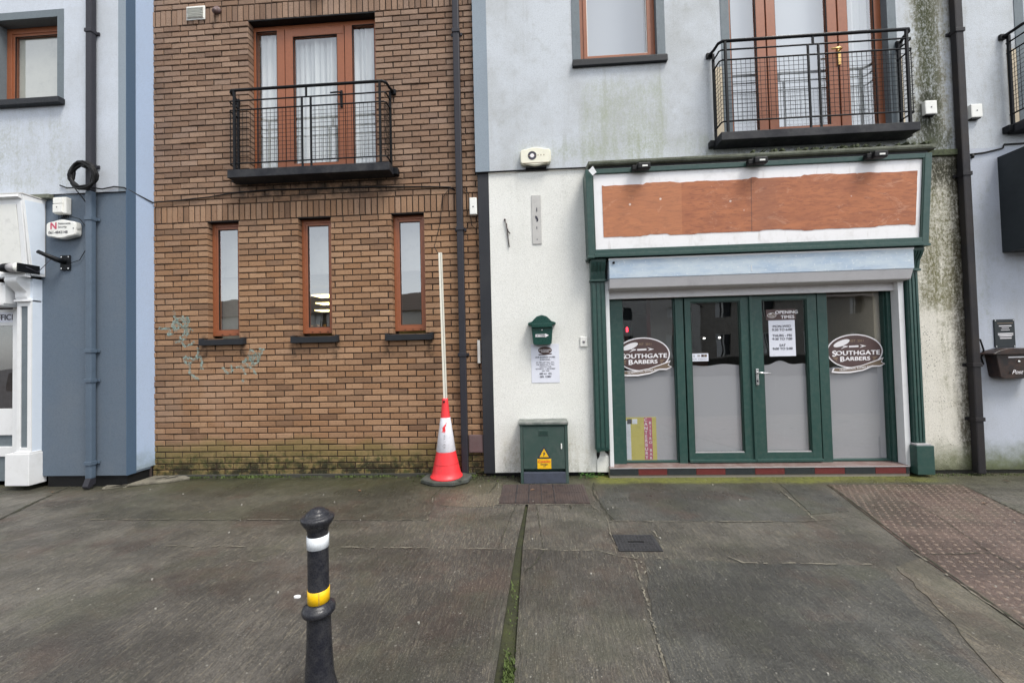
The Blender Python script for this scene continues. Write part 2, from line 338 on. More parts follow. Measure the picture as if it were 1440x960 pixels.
# ------------------------------------------------------------------ mesh builder
class MB:
    def __init__(s): s.v = []; s.f = []; s.m = []; s.mats = []; s.sm = []
    def mi(s, mat):
        if isinstance(mat, str): mat = M[mat]
        if mat not in s.mats: s.mats.append(mat)
        return s.mats.index(mat)
    def add(s, vs, fs, mat, smooth=False):
        o = len(s.v); k = s.mi(mat); s.v += [tuple(p) for p in vs]
        for f in fs: s.f.append(tuple(o + i for i in f)); s.m.append(k); s.sm.append(smooth)
    def box(s, x0, x1, y0, y1, z0, z1, mat, c=0.0):
        if x0 > x1: x0, x1 = x1, x0
        if y0 > y1: y0, y1 = y1, y0
        if z0 > z1: z0, z1 = z1, z0
        if c <= 0:
            v = [(x, y, z) for z in (z0, z1) for x, y in ((x0, y0), (x1, y0), (x1, y1), (x0, y1))]
            s.add(v, [(3, 2, 1, 0), (4, 5, 6, 7), (0, 1, 5, 4), (1, 2, 6, 5), (2, 3, 7, 6), (3, 0, 4, 7)], mat); return
        bm = bmesh.new(); bmesh.ops.create_cube(bm, size=1)
        for q in bm.verts: q.co = Vector(((x0 + x1) / 2 + q.co.x * (x1 - x0), (y0 + y1) / 2 + q.co.y * (y1 - y0), (z0 + z1) / 2 + q.co.z * (z1 - z0)))
        bmesh.ops.bevel(bm, geom=bm.edges[:], offset=c, segments=2, affect='EDGES', profile=.6)
        s.add_bm(bm, mat); bm.free()
    def add_bm(s, bm, mat, smooth=False, mt=None):
        bm.verts.index_update()
        s.add([(mt @ q.co if mt else q.co) for q in bm.verts], [[q.index for q in f.verts] for f in bm.faces], mat, smooth)
    def prism(s, pts, y0, y1, mat, axis='y', c=0):
        """outline pts (a,b) swept; axis y: pts are (x,z); axis x: pts are (y,z); axis z: pts are (x,y)"""
        n = len(pts)
        def mk(p, d):
            return (p[0], d, p[1]) if axis == 'y' else ((d, p[0], p[1]) if axis == 'x' else (p[0], p[1], d))
        v = [mk(p, y0) for p in pts] + [mk(p, y1) for p in pts]
        fs = [tuple(range(n)), tuple(range(2 * n - 1, n - 1, -1))] + [((i + 1) % n, i, n + i, n + (i + 1) % n) for i in range(n)]
        bm = bmesh.new(); bv = [bm.verts.new(p) for p in v]
        for f in fs:
            try: bm.faces.new([bv[i] for i in f])
            except ValueError: pass
        bmesh.ops.recalc_face_normals(bm, faces=bm.faces[:])
        if c: bmesh.ops.bevel(bm, geom=bm.edges[:], offset=c, segments=1, affect='EDGES')
        s.add_bm(bm, mat); bm.free()
    def quad(s, a, b, c, d, mat): s.add([a, b, c, d], [(0, 1, 2, 3)], mat)
    def tube(s, pts, r, mat, n=8, closed=False, smooth=True):
        pts = [Vector(p) for p in pts]; N = len(pts); rings = []
        rs = r if isinstance(r, (list, tuple)) else [r] * N
        for i, p in enumerate(pts):
            if closed: d = pts[(i + 1) % N] - pts[i - 1]
            else: d = pts[min(i + 1, N - 1)] - pts[max(i - 1, 0)]
            d.normalize(); up = Vector((0, 0, 1)) if abs(d.z) < .95 else Vector((0, 1, 0))
            a = d.cross(up).normalized(); b = a.cross(d).normalized()
            rings.append([p + a * rs[i] * math.cos(2 * math.pi * k / n + math.pi / n) + b * rs[i] * math.sin(2 * math.pi * k / n + math.pi / n) for k in range(n)])
        v = [q for rg in rings for q in rg]; fs = []
        for i in range(N if closed else N - 1):
            j = (i + 1) % N
            for k in range(n): fs.append((i * n + k, i * n + (k + 1) % n, j * n + (k + 1) % n, j * n + k))
        if not closed: fs += [tuple(range(n))[::-1], tuple((N - 1) * n + k for k in range(n))]
        s.add(v, fs, mat, smooth)
    def lathe(s, prof, cx, cy, mat, n=32, smooth=True, wob=None, sides=None):
        v = []; fs = []; m = len(prof)
        for k in range(n):
            a = 2 * math.pi * k / n
            for r, z in prof: v.append((cx + r * math.cos(a), cy + r * math.sin(a), z))
        for k in range(n):
            for i in range(m - 1): fs.append((k * m + i, ((k + 1) % n) * m + i, ((k + 1) % n) * m + i + 1, k * m + i + 1))
        s.add(v, fs, mat, smooth)
    def disc(s, cx, cz, rx, rz, y, mat, n=32, rot=0, x_of=None):
        v = [(cx + rx * math.cos(a) * math.cos(rot) - rz * math.sin(a) * math.sin(rot), y, cz + rx * math.cos(a) * math.sin(rot) + rz * math.sin(a) * math.cos(rot)) for a in [2 * math.pi * k / n for k in range(n)]]
        s.add(v, [tuple(range(n))], mat)
    def poly(s, pts, y, mat): s.add([(p[0], y, p[1]) for p in pts], [tuple(range(len(pts)))], mat)
    def text(s, body, x, z, y, size, mat, align='CENTER', bold=.0, sx=1.0, rot=0.0, shear=0.0, space=1.0, arc=0.0):
        cu = bpy.data.curves.new('txt', 'FONT'); cu.body = body; cu.size = size; cu.align_x = align; cu.align_y = 'CENTER'
        cu.space_character = space; cu.shear = shear
        ob = bpy.data.objects.new('txt', cu); COL.objects.link(ob)
        dg = bpy.context.evaluated_depsgraph_get(); me = bpy.data.meshes.new_from_object(ob.evaluated_get(dg))
        c, sn = math.cos(rot), math.sin(rot)
        for k, (ox, oz) in enumerate(((0, 0), (.5, .25), (-.5, -.25)) if bold else ((0, 0),)):
            vs = []
            for q in me.vertices:
                a, b = q.co.x * sx + ox * bold * size * 2, q.co.y + oz * bold * size * 2
                vs.append((x + a * c - b * sn, y - k * .00015, z + a * sn + b * c))
            s.add(vs, [list(p.vertices) for p in me.polygons], mat)
        bpy.data.objects.remove(ob); bpy.data.curves.remove(cu); bpy.data.meshes.remove(me)
    def build(s, name, parent=None, bevel=0):
        me = bpy.data.meshes.new(name); me.from_pydata(s.v, [], s.f)
        for m in s.mats: me.materials.append(m)
        me.polygons.foreach_set('material_index', s.m); me.polygons.foreach_set('use_smooth', s.sm); me.update()
        o = bpy.data.objects.new(name, me); COL.objects.link(o)
        if parent: setpar(o, parent)
        return o

def setpar(o, parent):
    o.parent = parent
    # parts are modelled in place, so only an Empty root contributes an offset
    o.matrix_parent_inverse = Matrix.Translation(parent.location).inverted() if parent.type == 'EMPTY' else Matrix.Identity(4)

def tag(o, label, cat, group=None):
    o['label'] = label; o['category'] = cat
    if group: o['group'] = group
    return o
def thing(name, label, cat, loc=(0, 0, 0), group=None):
    o = bpy.data.objects.new(name, None); o.empty_display_size = .2; COL.objects.link(o); o.location = loc
    return tag(o, label, cat, group)
def struct(o, kind='structure'):
    o['kind'] = kind; return o

def wall(mb, x0, x1, z0, z1, y0, y1, holes, mat, back=True):
    xs = sorted({x0, x1, *[h[0] for h in holes], *[h[1] for h in holes]}); xs = [x for x in xs if x0 <= x <= x1]
    zs = sorted({z0, z1, *[h[2] for h in holes], *[h[3] for h in holes]}); zs = [z for z in zs if z0 <= z <= z1]
    def solid(i, j):
        if i < 0 or j < 0 or i >= len(xs) - 1 or j >= len(zs) - 1: return False
        cx, cz = (xs[i] + xs[i + 1]) / 2, (zs[j] + zs[j + 1]) / 2
        return not any(h[0] < cx < h[1] and h[2] < cz < h[3] for h in holes)
    for i in range(len(xs) - 1):
        for j in range(len(zs) - 1):
            if not solid(i, j): continue
            a, b, c, d = xs[i], xs[i + 1], zs[j], zs[j + 1]
            mb.quad((a, y0, c), (b, y0, c), (b, y0, d), (a, y0, d), mat)
            if back: mb.quad((b, y1, c), (a, y1, c), (a, y1, d), (b, y1, d), mat)
            if not solid(i - 1, j): mb.quad((a, y1, c), (a, y0, c), (a, y0, d), (a, y1, d), mat)
            if not solid(i + 1, j): mb.quad((b, y0, c), (b, y1, c), (b, y1, d), (b, y0, d), mat)
            if not solid(i, j - 1): mb.quad((a, y1, c), (b, y1, c), (b, y0, c), (a, y0, c), mat)
            if not solid(i, j + 1): mb.quad((a, y0, d), (b, y0, d), (b, y1, d), (a, y1, d), mat)

def room(parent, x0, x1, y0, y1, z0, z1, mat, name='room'):
    mb = MB()
    mb.quad((x0, y1, z0), (x1, y1, z0), (x1, y1, z1), (x0, y1, z1), mat)
    mb.quad((x0, y0, z0), (x0, y1, z0), (x0, y1, z1), (x0, y0, z1), mat)
    mb.quad((x1, y0, z0), (x1, y1, z0), (x1, y1, z1), (x1, y0, z1), mat)
    mb.quad((x0, y0, z0), (x1, y0, z0), (x1, y1, z0), (x0, y1, z0), mat)
    mb.quad((x0, y0, z1), (x1, y0, z1), (x1, y1, z1), (x0, y1, z1), mat)
    return mb.build(name, parent)

def ring(mb, x0, x1, z0, z1, w, y0, y1, mat, c=.004):
    x0 += .0015; x1 -= .0015; z1 -= .0015; z0 += .0015
    """four mitred-looking members of a rectangular frame"""
    if not isinstance(w, (tuple, list)): w = (w, w, w, w)     # left right bottom top
    l, r, b, t_ = w
    mb.box(x0, x0 + l, y0, y1, z0, z1, mat, c); mb.box(x1 - r, x1, y0, y1, z0, z1, mat, c)
    if b: mb.box(x0 + l - .001, x1 - r + .001, y0 + .0015, y1 - .0015, z0, z0 + b, mat, c)
    if t_: mb.box(x0 + l - .001, x1 - r + .001, y0 + .0015, y1 - .0015, z1 - t_, z1, mat, c)

def curtain(parent, x0, x1, z0, z1, y, waves=14, amp=.03, mat='curtain', name='curtain'):
    mb = MB(); n = max(24, int((x1 - x0) * 90)); vs = []; fs = []
    ph = [random.uniform(0, 6) for _ in range(3)]
    for i in range(n + 1):
        u = i / n; x = x0 + (x1 - x0) * u
        a = math.sin(u * waves * 6.28 + ph[0]) + .5 * math.sin(u * waves * 2.3 * 6.28 + ph[1]) + .6 * math.sin(u * waves * .4 * 6.28 + ph[2])
        vs += [(x, y + amp * a * 1.3, z0), (x, y + amp * a * .9 + .01 * math.sin(9 * u), z1)]
    for i in range(n): fs.append((2 * i, 2 * i + 2, 2 * i + 3, 2 * i + 1))
    mb.add(vs, fs, mat, True); return mb.build(name, parent)

# ================================================================== GROUND
KY = -3.75
mb = MB(); mb.quad((-150, -260, -.135), (150, -260, -.135), (150, 260, -.135), (-150, 260, -.135), 'asphalt'); struct(mb.build('ground'))
mb = MB()
L = [(-.125, -.905), (-.180, -1.77), (-.222, -3.0), (-.235, KY)]; Rr = [(-.100, -.905), (-.128, -1.77), (-.132, -3.0), (-.130, KY)]
Z0 = 0.0
mb.quad((-30, -.905, 0), (30, -.905, 0), (30, .3, 0), (-30, .3, 0), 'pave')
mb.add([(-30, KY, 0), (L[3][0], KY, 0), (*L[2], 0), (*L[1], 0), (*L[0], 0), (-30, -.905, 0)], [(0, 1, 2, 3, 4, 5)], 'pave')
mb.add([(30, KY, 0), (30, -.905, 0), (*Rr[0], 0), (*Rr[1], 0), (*Rr[2], 0), (Rr[3][0], KY, 0)], [(0, 1, 2, 3, 4, 5)], 'pave')
for i in range(3):
    a, b, c, d = L[i], L[i + 1], Rr[i + 1], Rr[i]
    mb.quad((*b, -.022), (*c, -.022), (*d, -.022), (*a, -.022), 'groove_moss')
    mb.quad((*a, 0), (*b, 0), (*b, -.022), (*a, -.022), 'seam_dark'); mb.quad((*c, 0), (*d, 0), (*d, -.022), (*c, -.022), 'seam_dark')
struct(mb.build('pavement'))
mb = MB(); mb.box(-30, 30, KY - .14, KY, -.13, .004, 'pave_light', .01); struct(mb.build('kerb'))

def jit(p, q, step=.06, a=.006):
    n = max(2, int((Vector(q) - Vector(p)).length / step)); out = []
    for i in range(n):
        t_ = i / n; out.append((p[0] + (q[0] - p[0]) * t_ + random.gauss(0, a), p[1] + (q[1] - p[1]) * t_ + random.gauss(0, a)))
    return out
def patch(pts, mat, z=.004, a=.006):
    out = []
    for i in range(len(pts)): out += jit(pts[i], pts[(i + 1) % len(pts)], .08, a)
    m = MB(); m.prism(out, -.002, z, mat, 'z'); return struct(m.build('pavement_patch'))
patch([(-4.26, -1.265), (-1.0, -1.285), (-1.07, -.74), (-1.02, -.3), (-1.3, -.05), (-4.4, -.04)], 'pave_green')
patch([(.62, -.30), (.60, -.9), (.66, -1.30), (2.335, -1.315), (2.50, -.30)], 'pave_dark')
patch([(2.40, -1.16), (2.76, -1.10), (2.98, -.50), (2.60, -.36)], 'pave_dark')
patch([(1.40, -1.985), (2.28, -1.995), (2.10, -2.5), (1.94, -2.95), (1.80, KY + .01), (.53, KY + .01), (.60, -2.6), (.74, -1.95), (.95, -1.93)], 'pave_dark')
patch([(.44, -1.82), (.24, -1.83), (-.10, -1.80), (-.115, -2.3), (-.12, KY + .01), (.50, KY + .01), (.565, -2.7), (.65, -1.93)], 'pave_deep')
patch([(-.60, -1.80), (-.20, -1.80), (-.24, -2.4), (-.26, KY + .01), (-3.6, KY + .01), (-2.9, -2.5), (-2.3, -1.81)], 'pave_deep', a=.004)
patch([(-.5, -.31), (-.40, -.33), (-.39, -.92), (-.60, -1.0), (-.95, -.95), (-.92, -.4)], 'pave_light')
patch([(2.36, -2.02), (2.62, -1.90), (2.48, -2.62), (2.30, KY + .01), (1.84, KY + .01), (2.0, -2.95), (2.2, -2.5)], 'pave_light')
# tactile paving with blisters
TP = [(3.06, -.40), (2.85, -1.16), (2.655, -1.85), (2.49, -2.60), (2.28, KY + .01), (4.3, KY + .01), (4.02, -1.8), (4.12, -1.2), (4.38, -.42)]
m = MB(); m.prism(TP, -.002, .005, 'tactile', 'z')
def inside(x, y, P_):
    r = False; j = len(P_) - 1
    for i in range(len(P_)):
        if (P_[i][1] > y) != (P_[j][1] > y) and x < (P_[j][0] - P_[i][0]) * (y - P_[i][1]) / (P_[j][1] - P_[i][1]) + P_[i][0]: r = not r
        j = i
    return r
for i in range(-60, 60):
    for j in range(0, 60):
        x = 3.3 + i * .066 + (.033 if j % 2 else 0); y = -.44 - j * .058
        if not inside(x, y, TP) or not inside(x + .02, y, TP) or not inside(x - .03, y, TP) or random.random() < .05: continue
        r = random.uniform(.010, .0155); h = random.uniform(.004, .007); v = [(x, y, .005 + h)]
        for k in range(6): v.append((x + r * math.cos(k * 1.047), y + r * 1.2 * math.sin(k * 1.047), .0045))
        m.add(v, [(0, 1 + k, 1 + (k + 1) % 6) for k in range(6)], 'blister', True)
struct(m.build('tactile_paving'))

def ribbon(mb, pts, w, z, mat, a=.004, step=.03, wj=.75):
    w *= .8
    P_ = []
    for i in range(len(pts) - 1): P_ += jit(pts[i], pts[i + 1], step, a)
    P_.append(pts[-1]); v = []
    for i, p in enumerate(P_):
        d = Vector(P_[min(i + 1, len(P_) - 1)]) - Vector(P_[max(i - 1, 0)])
        if d.length < 1e-6: d = Vector((1, 0))
        d.normalize(); n = Vector((-d.y, d.x)); ww = w * random.uniform(1 - wj, 1 + wj) / 2
        v += [(p[0] + n.x * ww, p[1] + n.y * ww, z), (p[0] - n.x * ww, p[1] - n.y * ww, z)]
    mb.add(v, [(2 * i, 2 * i + 1, 2 * i + 3, 2 * i + 2) for i in range(len(P_) - 1) if mat != 'seam_light' or math.sin(i * .31 + z * 999) + random.gauss(0, .55) > -.55], mat)
m = MB(); SL = 'seam_light'
ribbon(m, [(-4.26, -1.27), (-2.6, -1.275), (-1.0, -1.29)], .010, .0085, SL, .003)
ribbon(m, [(-1.0, -1.29), (-1.08, -.74)], .008, .0085, SL)
ribbon(m, [(-2.99, -1.77), (-2.33, -1.777)], .012, .0085, SL)
ribbon(m, [(-2.14, -1.998), (-1.77, -1.995)], .010, .0085, SL, .003); ribbon(m, [(-2.14, -1.998), (-2.02, -1.88)], .006, .0085, SL)
ribbon(m, [(-1.54, -1.783), (-.6, -1.795), (-.21, -1.807)], .012, .0085, SL)
ribbon(m, [(-.12, -1.80), (.24, -1.82), (.42, -1.815), (.56, -1.90), (.70, -1.93), (.95, -1.915)], .011, .0085, SL)
ribbon(m, [(.565, -1.336), (.66, -1.31), (1.5, -1.325), (2.337, -1.31)], .010, .0085, SL, .003)
ribbon(m, [(.50, -.93), (.56, -1.1), (.60, -1.32), (.57, -1.55), (.585, -1.83)], .008, .0085, SL)
ribbon(m, [(2.337, -1.31), (2.44, -.8), (2.54, -.28)], .016, .0085, SL, .004)
ribbon(m, [(2.337, -1.31), (2.72, -1.22)], .006, .0085, SL); ribbon(m, [(2.38, -1.1), (2.73, -1.08)], .008, .0085, SL)
ribbon(m, [(1.33, -1.90), (1.396, -1.981), (1.9, -1.99), (2.29, -1.995)], .013, .0085, SL)
ribbon(m, [(.93, -1.5), (.93, -1.62), (.90, -1.83)], .010, .0085, SL)
ribbon(m, [(2.655, -1.80), (2.50, -2.55), (2.3, KY)], .012, .0085, SL, .002)
ribbon(m, [(.675, -1.87), (.655, -2.1), (.62, -2.45), (.56, -2.99), (.5, KY)], .0105, .0085, SL, .004, .012, .9)
ribbon(m, [(.70, -1.9), (.69, -2.1), (.66, -2.3)], .010, .0085, SL, .008, .03, .9)
ribbon(m, [(-.44, -.32), (-.40, -.93), (.50, -.93)], .010, .0085, SL)
struct(m.build('pavement_seam'))
m = MB(); SD = 'seam_dark'
ribbon(m, [(-5.62, -.30), (-5.38, -.85), (-5.17, -1.26), (-5.0, -1.7)], .026, .006, SD, .003)
ribbon(m, [(-1.05, -.30), (-1.1, -.75)], .012, .0092, SD); ribbon(m, [(-.46, -.30), (-.52, -.62)], .014, .0092, SD)
ribbon(m, [(.62, -.30), (.57, -.62), (.60, -.95), (.64, -1.30)], .010, .0092, SD)
ribbon(m, [(3.075, -.40), (2.87, -1.16), (2.67, -1.85), (2.505, -2.60), (2.29, KY)], .012, .0096, SD, .002)
ribbon(m, [(4.39, -.42), (4.11, -1.2), (4.02, -1.7)], .012, .0096, SD, .002)
ribbon(m, [(2.70, -1.86), (3.15, -1.84), (3.02, -2.5), (2.9, -3.2)], .007, .0096, SD, .002)
ribbon(m, [(3.55, -.45), (3.40, -1.2), (3.15, -1.84)], .005, .0096, SD, .002)
ribbon(m, [(-.21, -.93), (-.25, -1.2), (-.31, -1.78)], .006, .0092, SD, .003); ribbon(m, [(-.02, -.93), (.00, -1.3), (.03, -1.8)], .006, .0092, SD, .003)
ribbon(m, [(.03, -1.82), (-.03, -2.0), (-.10, -2.12)], .010, .0092, SD)
ribbon(m, [(.30, -.955), (.44, -.955)], .008, .0092, SD); ribbon(m, [(.30, -.955), (.31, -1.03)], .008, .0092, SD)
struct(m.build('pavement_crack'))
# drip gully of pale cement in the corner
m = MB(); out = [(-4.86, .0), (-4.45, -.01), (-4.32, -.08), (-4.45, -.20), (-4.86, -.34), (-5.05, -.46), (-5.10, -.36), (-4.87, -.36)]
m.prism(out, 0.0, .030, 'seam_light', 'z', .006)
for x in (-4.72, -4.60): m.prism([(x, -.14), (x + .03, -.15), (x + .10, -.05), (x + .07, -.04)], .02, .0325, 'rubber', 'z')
tag(m.build('gully'), 'small pale cement drain gully with two dark slots in the corner by the brick wall', 'drain')
# service covers
m = MB(); m.box(-.388, .503, -.905, -.362, .001, .009, 'iron')
for i in range(34):
    x = -.375 + i * .0258
    for (ya, yb) in ((-.895, -.645), (-.625, -.372)): m.box(x, x + .011, ya, yb, .009, .0135, 'iron')
for x in (-.23, -.10, .03, .16): m.box(x, x + .008, -.90, -.365, .009, .0145, 'iron_dark')
tag(m.build('cable_cover'), 'wide rusty ribbed iron cover set in the pavement in front of the green cabinet', 'cover')
m = MB(); m.box(.585, .905, -1.825, -1.57, .001, .010, 'iron_dark', .002)
for i in range(11):
    for j in range(9): m.box(.600 + i * .027, .614 + i * .027, -1.812 + j * .0265, -1.800 + j * .0265, .010, .0125, 'iron_dark')
m.box(.68, .80, -1.705, -1.685, .0125, .0135, 'rubber')
tag(m.build('access_cover'), 'small square dark metal access cover set in the pavement in front of the barber shop', 'cover')

def grow(name, label, spots, mat, h=(.01, .04), kind='stuff'):
    m = MB()
    for (x, y, s) in spots:
        hh = random.uniform(*h) * s; a = random.uniform(0, 6.28); w = random.uniform(.003, .008) * (1 + s) / 2; l = random.uniform(.2, .9) * hh
        dx, dy = math.cos(a), math.sin(a); z = .002
        m.add([(x - dy * w, y + dx * w, z), (x + dy * w, y - dx * w, z), (x + dx * l * .6 + dy * w * .6, y + dy * l * .6 - dx * w * .6, z + hh * .7), (x + dx * l, y + dy * l, z + hh)], [(0, 1, 2), (0, 2, 3)], mat)
    o = m.build(name); o['kind'] = kind; o['label'] = label; return o
sp = []
for _ in range(2600):
    x = random.uniform(-4.4, -.7)
    if math.sin(x * 5.1) + math.sin(x * 13.3 + 1) + random.gauss(0, .8) > .3: sp.append((x, -.012 - abs(random.gauss(0, .022)), 1))
for _ in range(260): sp.append((random.gauss(-3.55, .22), -.02 - abs(random.gauss(0, .02)), 1.5))
for _ in range(300): sp.append((random.gauss(-1.0, .25), random.uniform(-.25, -.03), .8))
for _ in range(420): sp.append((random.uniform(-.18, -.13) - .0, -3.0 + random.gauss(0, .06), .9))
for _ in range(150): sp.append((random.uniform(-.19, -.135), random.uniform(-3.3, -2.2), .5))
for _ in range(500): sp.append((random.uniform(4.3, 6.5), -.09 - abs(random.gauss(0, .03)), .6))
for _ in range(250): sp.append((random.uniform(.66, 4.1), -.165 - abs(random.gauss(0, .01)), .35))
grow('moss', 'low moss and grass growing at the foot of the walls and in the drain channel', sp, 'moss', (.008, .028))
m = MB()
for k in range(70):
    x = .60 + random.gauss(0, .065); y = -.13 + random.gauss(0, .02); z = random.uniform(.005, .055); r = random.uniform(.008, .018); a = random.uniform(0, 6.28); tt = random.uniform(-.6, .6)
    m.add([(x, y, z), (x + r * math.cos(a), y - r * .5, z + r * math.sin(a) * .6 + .004), (x + 1.7 * r * math.cos(a + tt), y - r * .6, z + r * .6 + .006), (x + r * math.cos(a + 1.1), y - r * .2, z + r * .7)], [(0, 1, 2, 3)], 'leafgreen')
    if k % 6 == 0: m.tube([(x, y, 0), (x, y, z)], .0015, 'leafgreen', 4)
tag(m.build('weed'), 'small leafy green weed growing out of the gap right of the green cabinet', 'weed')
m = MB()
for k in range(46):
    x = random.uniform(-6, 4.3); y = -random.uniform(.2, 3.4); r = random.uniform(.003, .008); a0 = random.uniform(0, 6)
    m.prism([(x + r * random.uniform(.7, 1.2) * math.cos(a0 + q * .9), y + r * random.uniform(.6, 1) * math.sin(a0 + q * .9)) for q in range(7)], .003, .0125, 'gum', 'z')
m.prism([(-1.51 + .022 * math.cos(a0 * .7), -2.41 + .013 * math.sin(a0 * .7)) for a0 in range(9)], .003, .012, 'white_paint', 'z')
o = m.build('chewing_gum'); o['kind'] = 'stuff'; o['label'] = 'pale specks of trodden gum and grit on the pavement'
m = MB()
for (x, y) in ((-5.55, -.55), (4.05, -.95), (-1.95, -.55), (-.06, -.55), (3.6, -2.2), (4.9, -.35)):
    a0 = random.uniform(0, 6); m.add([(x + .03 * math.cos(a0), y + .03 * math.sin(a0), .014), (x - .012 * math.sin(a0), y + .012 * math.cos(a0), .022), (x - .03 * math.cos(a0), y - .03 * math.sin(a0), .014), (x + .012 * math.sin(a0), y - .012 * math.cos(a0), .018)], [(0, 1, 2, 3)], 'dryleaf')
o = m.build('fallen_leaves'); o['kind'] = 'stuff'; o['label'] = 'a few dry leaves on the pavement'

# ================================================================== BRICK BUILDING
BT = 8.3
brick = thing('brick_building', 'buff brick building with three narrow windows below and a small balcony above', 'building', (-2.75, .1, 0))
WIN = [(-4.145, -3.73), (-2.945, -2.52), (-1.745, -1.33)]; WZ = (1.745, 3.245)
FR = (-3.58, -1.91, 3.80, 5.83)
holes = [(a, b, *WZ) for a, b in WIN] + [FR]
m = MB(); wall(m, -4.90, -.60, -.1, BT, .0105, .25, [(h[0] - .005, h[1] + .005, h[2], h[3] + .004) for h in holes], 'mortar')
wallo = m.build('mortar_wall', brick)
# every brick is modelled; colour varies per brick through an attribute
bv = []; bf = []; bc = []
def one_brick(x0, x1, z0, z1, dark=0.0, soldier=False):
    jy = random.gauss(0, .0019); o = len(bv); e = .0035; d = .12
    jx = random.gauss(0, .0012); jz = random.gauss(0, .0010); x0 += jx; x1 += jx; z0 += jz; z1 += jz
    t0, t1 = random.gauss(0, .0013), random.gauss(0, .0013)
    f = [(x0 + e, jy + t0, z0 + e), (x1 - e, jy + t1, z0 + e), (x1 - e, jy + t1, z1 - e), (x0 + e, jy + t0, z1 - e)]
    k = [(x0, jy + e, z0), (x1, jy + e, z0), (x1, jy + e, z1), (x0, jy + e, z1)]
    b = [(x0, d, z0), (x1, d, z0), (x1, d, z1), (x0, d, z1)]
    bv.extend(f + k + b)
    fs = [(0, 1, 2, 3)]
    for i in range(4):
        j = (i + 1) % 4; fs += [(4 + i, 4 + j, j, i), (8 + i, 8 + j, 4 + j, 4 + i)]
    r1 = random.random(); r2 = random.random() ** 2; r3 = random.random()
    for q in fs: bf.append(tuple(o + i for i in q)); bc.append((r1, r2, r3, 1))
def row(z0, z1, off, x_lo=-4.893, x_hi=-.61, pitch=.225, j=.014):
    zc = (z0 + z1) / 2; free = [(x_lo, x_hi)]
    for h in holes:
        if h[2] - .01 < zc < h[3] + .01:
            nf = []
            for a, b in free:
                if h[1] <= a or h[0] >= b: nf.append((a, b)); continue
                if h[0] - a > .02: nf.append((a, h[0]))
                if b - h[1] > .02: nf.append((h[1], b))
            free = nf
    n0 = int(x_lo / pitch) - 2
    for a, b in free:
        cuts = sorted({a, b, *[k * pitch + off for k in range(n0, 40) if a + .03 < k * pitch + off < b - .03]})
        for p, q in zip(cuts, cuts[1:]):
            one_brick(p + (j / 2 if p != a else 0), q - (j / 2 if q != b else 0), z0 + j / 2, z1 - j / 2)
for k in range(-1, 44):
    z = -.055 + k * .075; row(z, z + .075, .1125 if k % 2 else 0)
row(3.245, 3.46, .03, pitch=.075)
P2 = (5.83 - 3.46) / 32
for k in range(32):
    z = 3.46 + k * P2
    if abs(z + P2 / 2 - 3.62) < .0375: pass
    row(z, z + P2, 0 if k % 2 else .1125)
row(5.83, 6.045, .03, pitch=.075)
k = 0; z = 6.045
while z < BT - .08: row(z, z + .075, 0 if k % 2 else .1125); z += .075; k += 1
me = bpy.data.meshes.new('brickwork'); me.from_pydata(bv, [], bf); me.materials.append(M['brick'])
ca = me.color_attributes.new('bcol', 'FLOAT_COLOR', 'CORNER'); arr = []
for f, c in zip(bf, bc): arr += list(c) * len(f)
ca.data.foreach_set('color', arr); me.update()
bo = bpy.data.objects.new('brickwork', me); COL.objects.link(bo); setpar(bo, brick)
m = MB()
for (x0, x1, z) in ((-4.15, -2.2, .05), (-3.05, -1.6, .05)): pass
m.box(-4.6, -.75, -.018, .01, -.02, .035, 'concrete', .004); m.build('footing', brick)

def pane(parent, x0, x1, z0, z1, y, mat):
    m = MB(); m.quad((x0, y, z0), (x1, y, z0), (x1, y, z1), (x0, y, z1), mat); return m.build('pane', parent)
def bead(m, x0, x1, z0, z1, y, mat='rubber', w=.006): ring(m, x0, x1, z0, z1, w, y - .002, y + .012, mat, 0)

lamps = []
for i, (a, b) in enumerate(WIN):
    m = MB(); y = .080
    ring(m, a, b, WZ[0] + .035, WZ[1] - .004, (.045, .045, .05, .045), y, y + .07, 'frame_brown')
    ring(m, a + .042, b - .042, WZ[0] + .082, WZ[1] - .047, .032, y + .008, y + .06, 'frame_brown')
    bead(m, a + .072, b - .072, WZ[0] + .112, WZ[1] - .077, y + .012)
    for q in (.1, .2, .3): m.box(a + .02 + q, a + .04 + q, y - .003, y + .002, WZ[0] + .052, WZ[0] + .058, 'rubber')
    w = m.build('window', brick); pane(w, a + .07, b - .07, WZ[0] + .11, WZ[1] - .075, y + .025, 'glass_low')
    m = MB(); m.box(a - .075, b + .085, -.058, .085, 1.662, 1.735, 'sill_black', .004); m.box(a - .085, a - .05, -.05, .02, 1.668, 1.752, 'sill_black', .003); m.box(b + .06, b + .095, -.05, .02, 1.668, 1.752, 'sill_black', .003)
    m.build('window_sill', brick)
    m = MB(); m.box(a - .004, b + .004, .004, .12, WZ[1] - .006, WZ[1] + .006, 'rubber'); m.build('lintel', brick)
room(brick, -6.4, -1.0, .36, 5.5, .0, 2.62, 'interior')
# soldier header under the balcony
m = MB()
fr_z = FR[3]
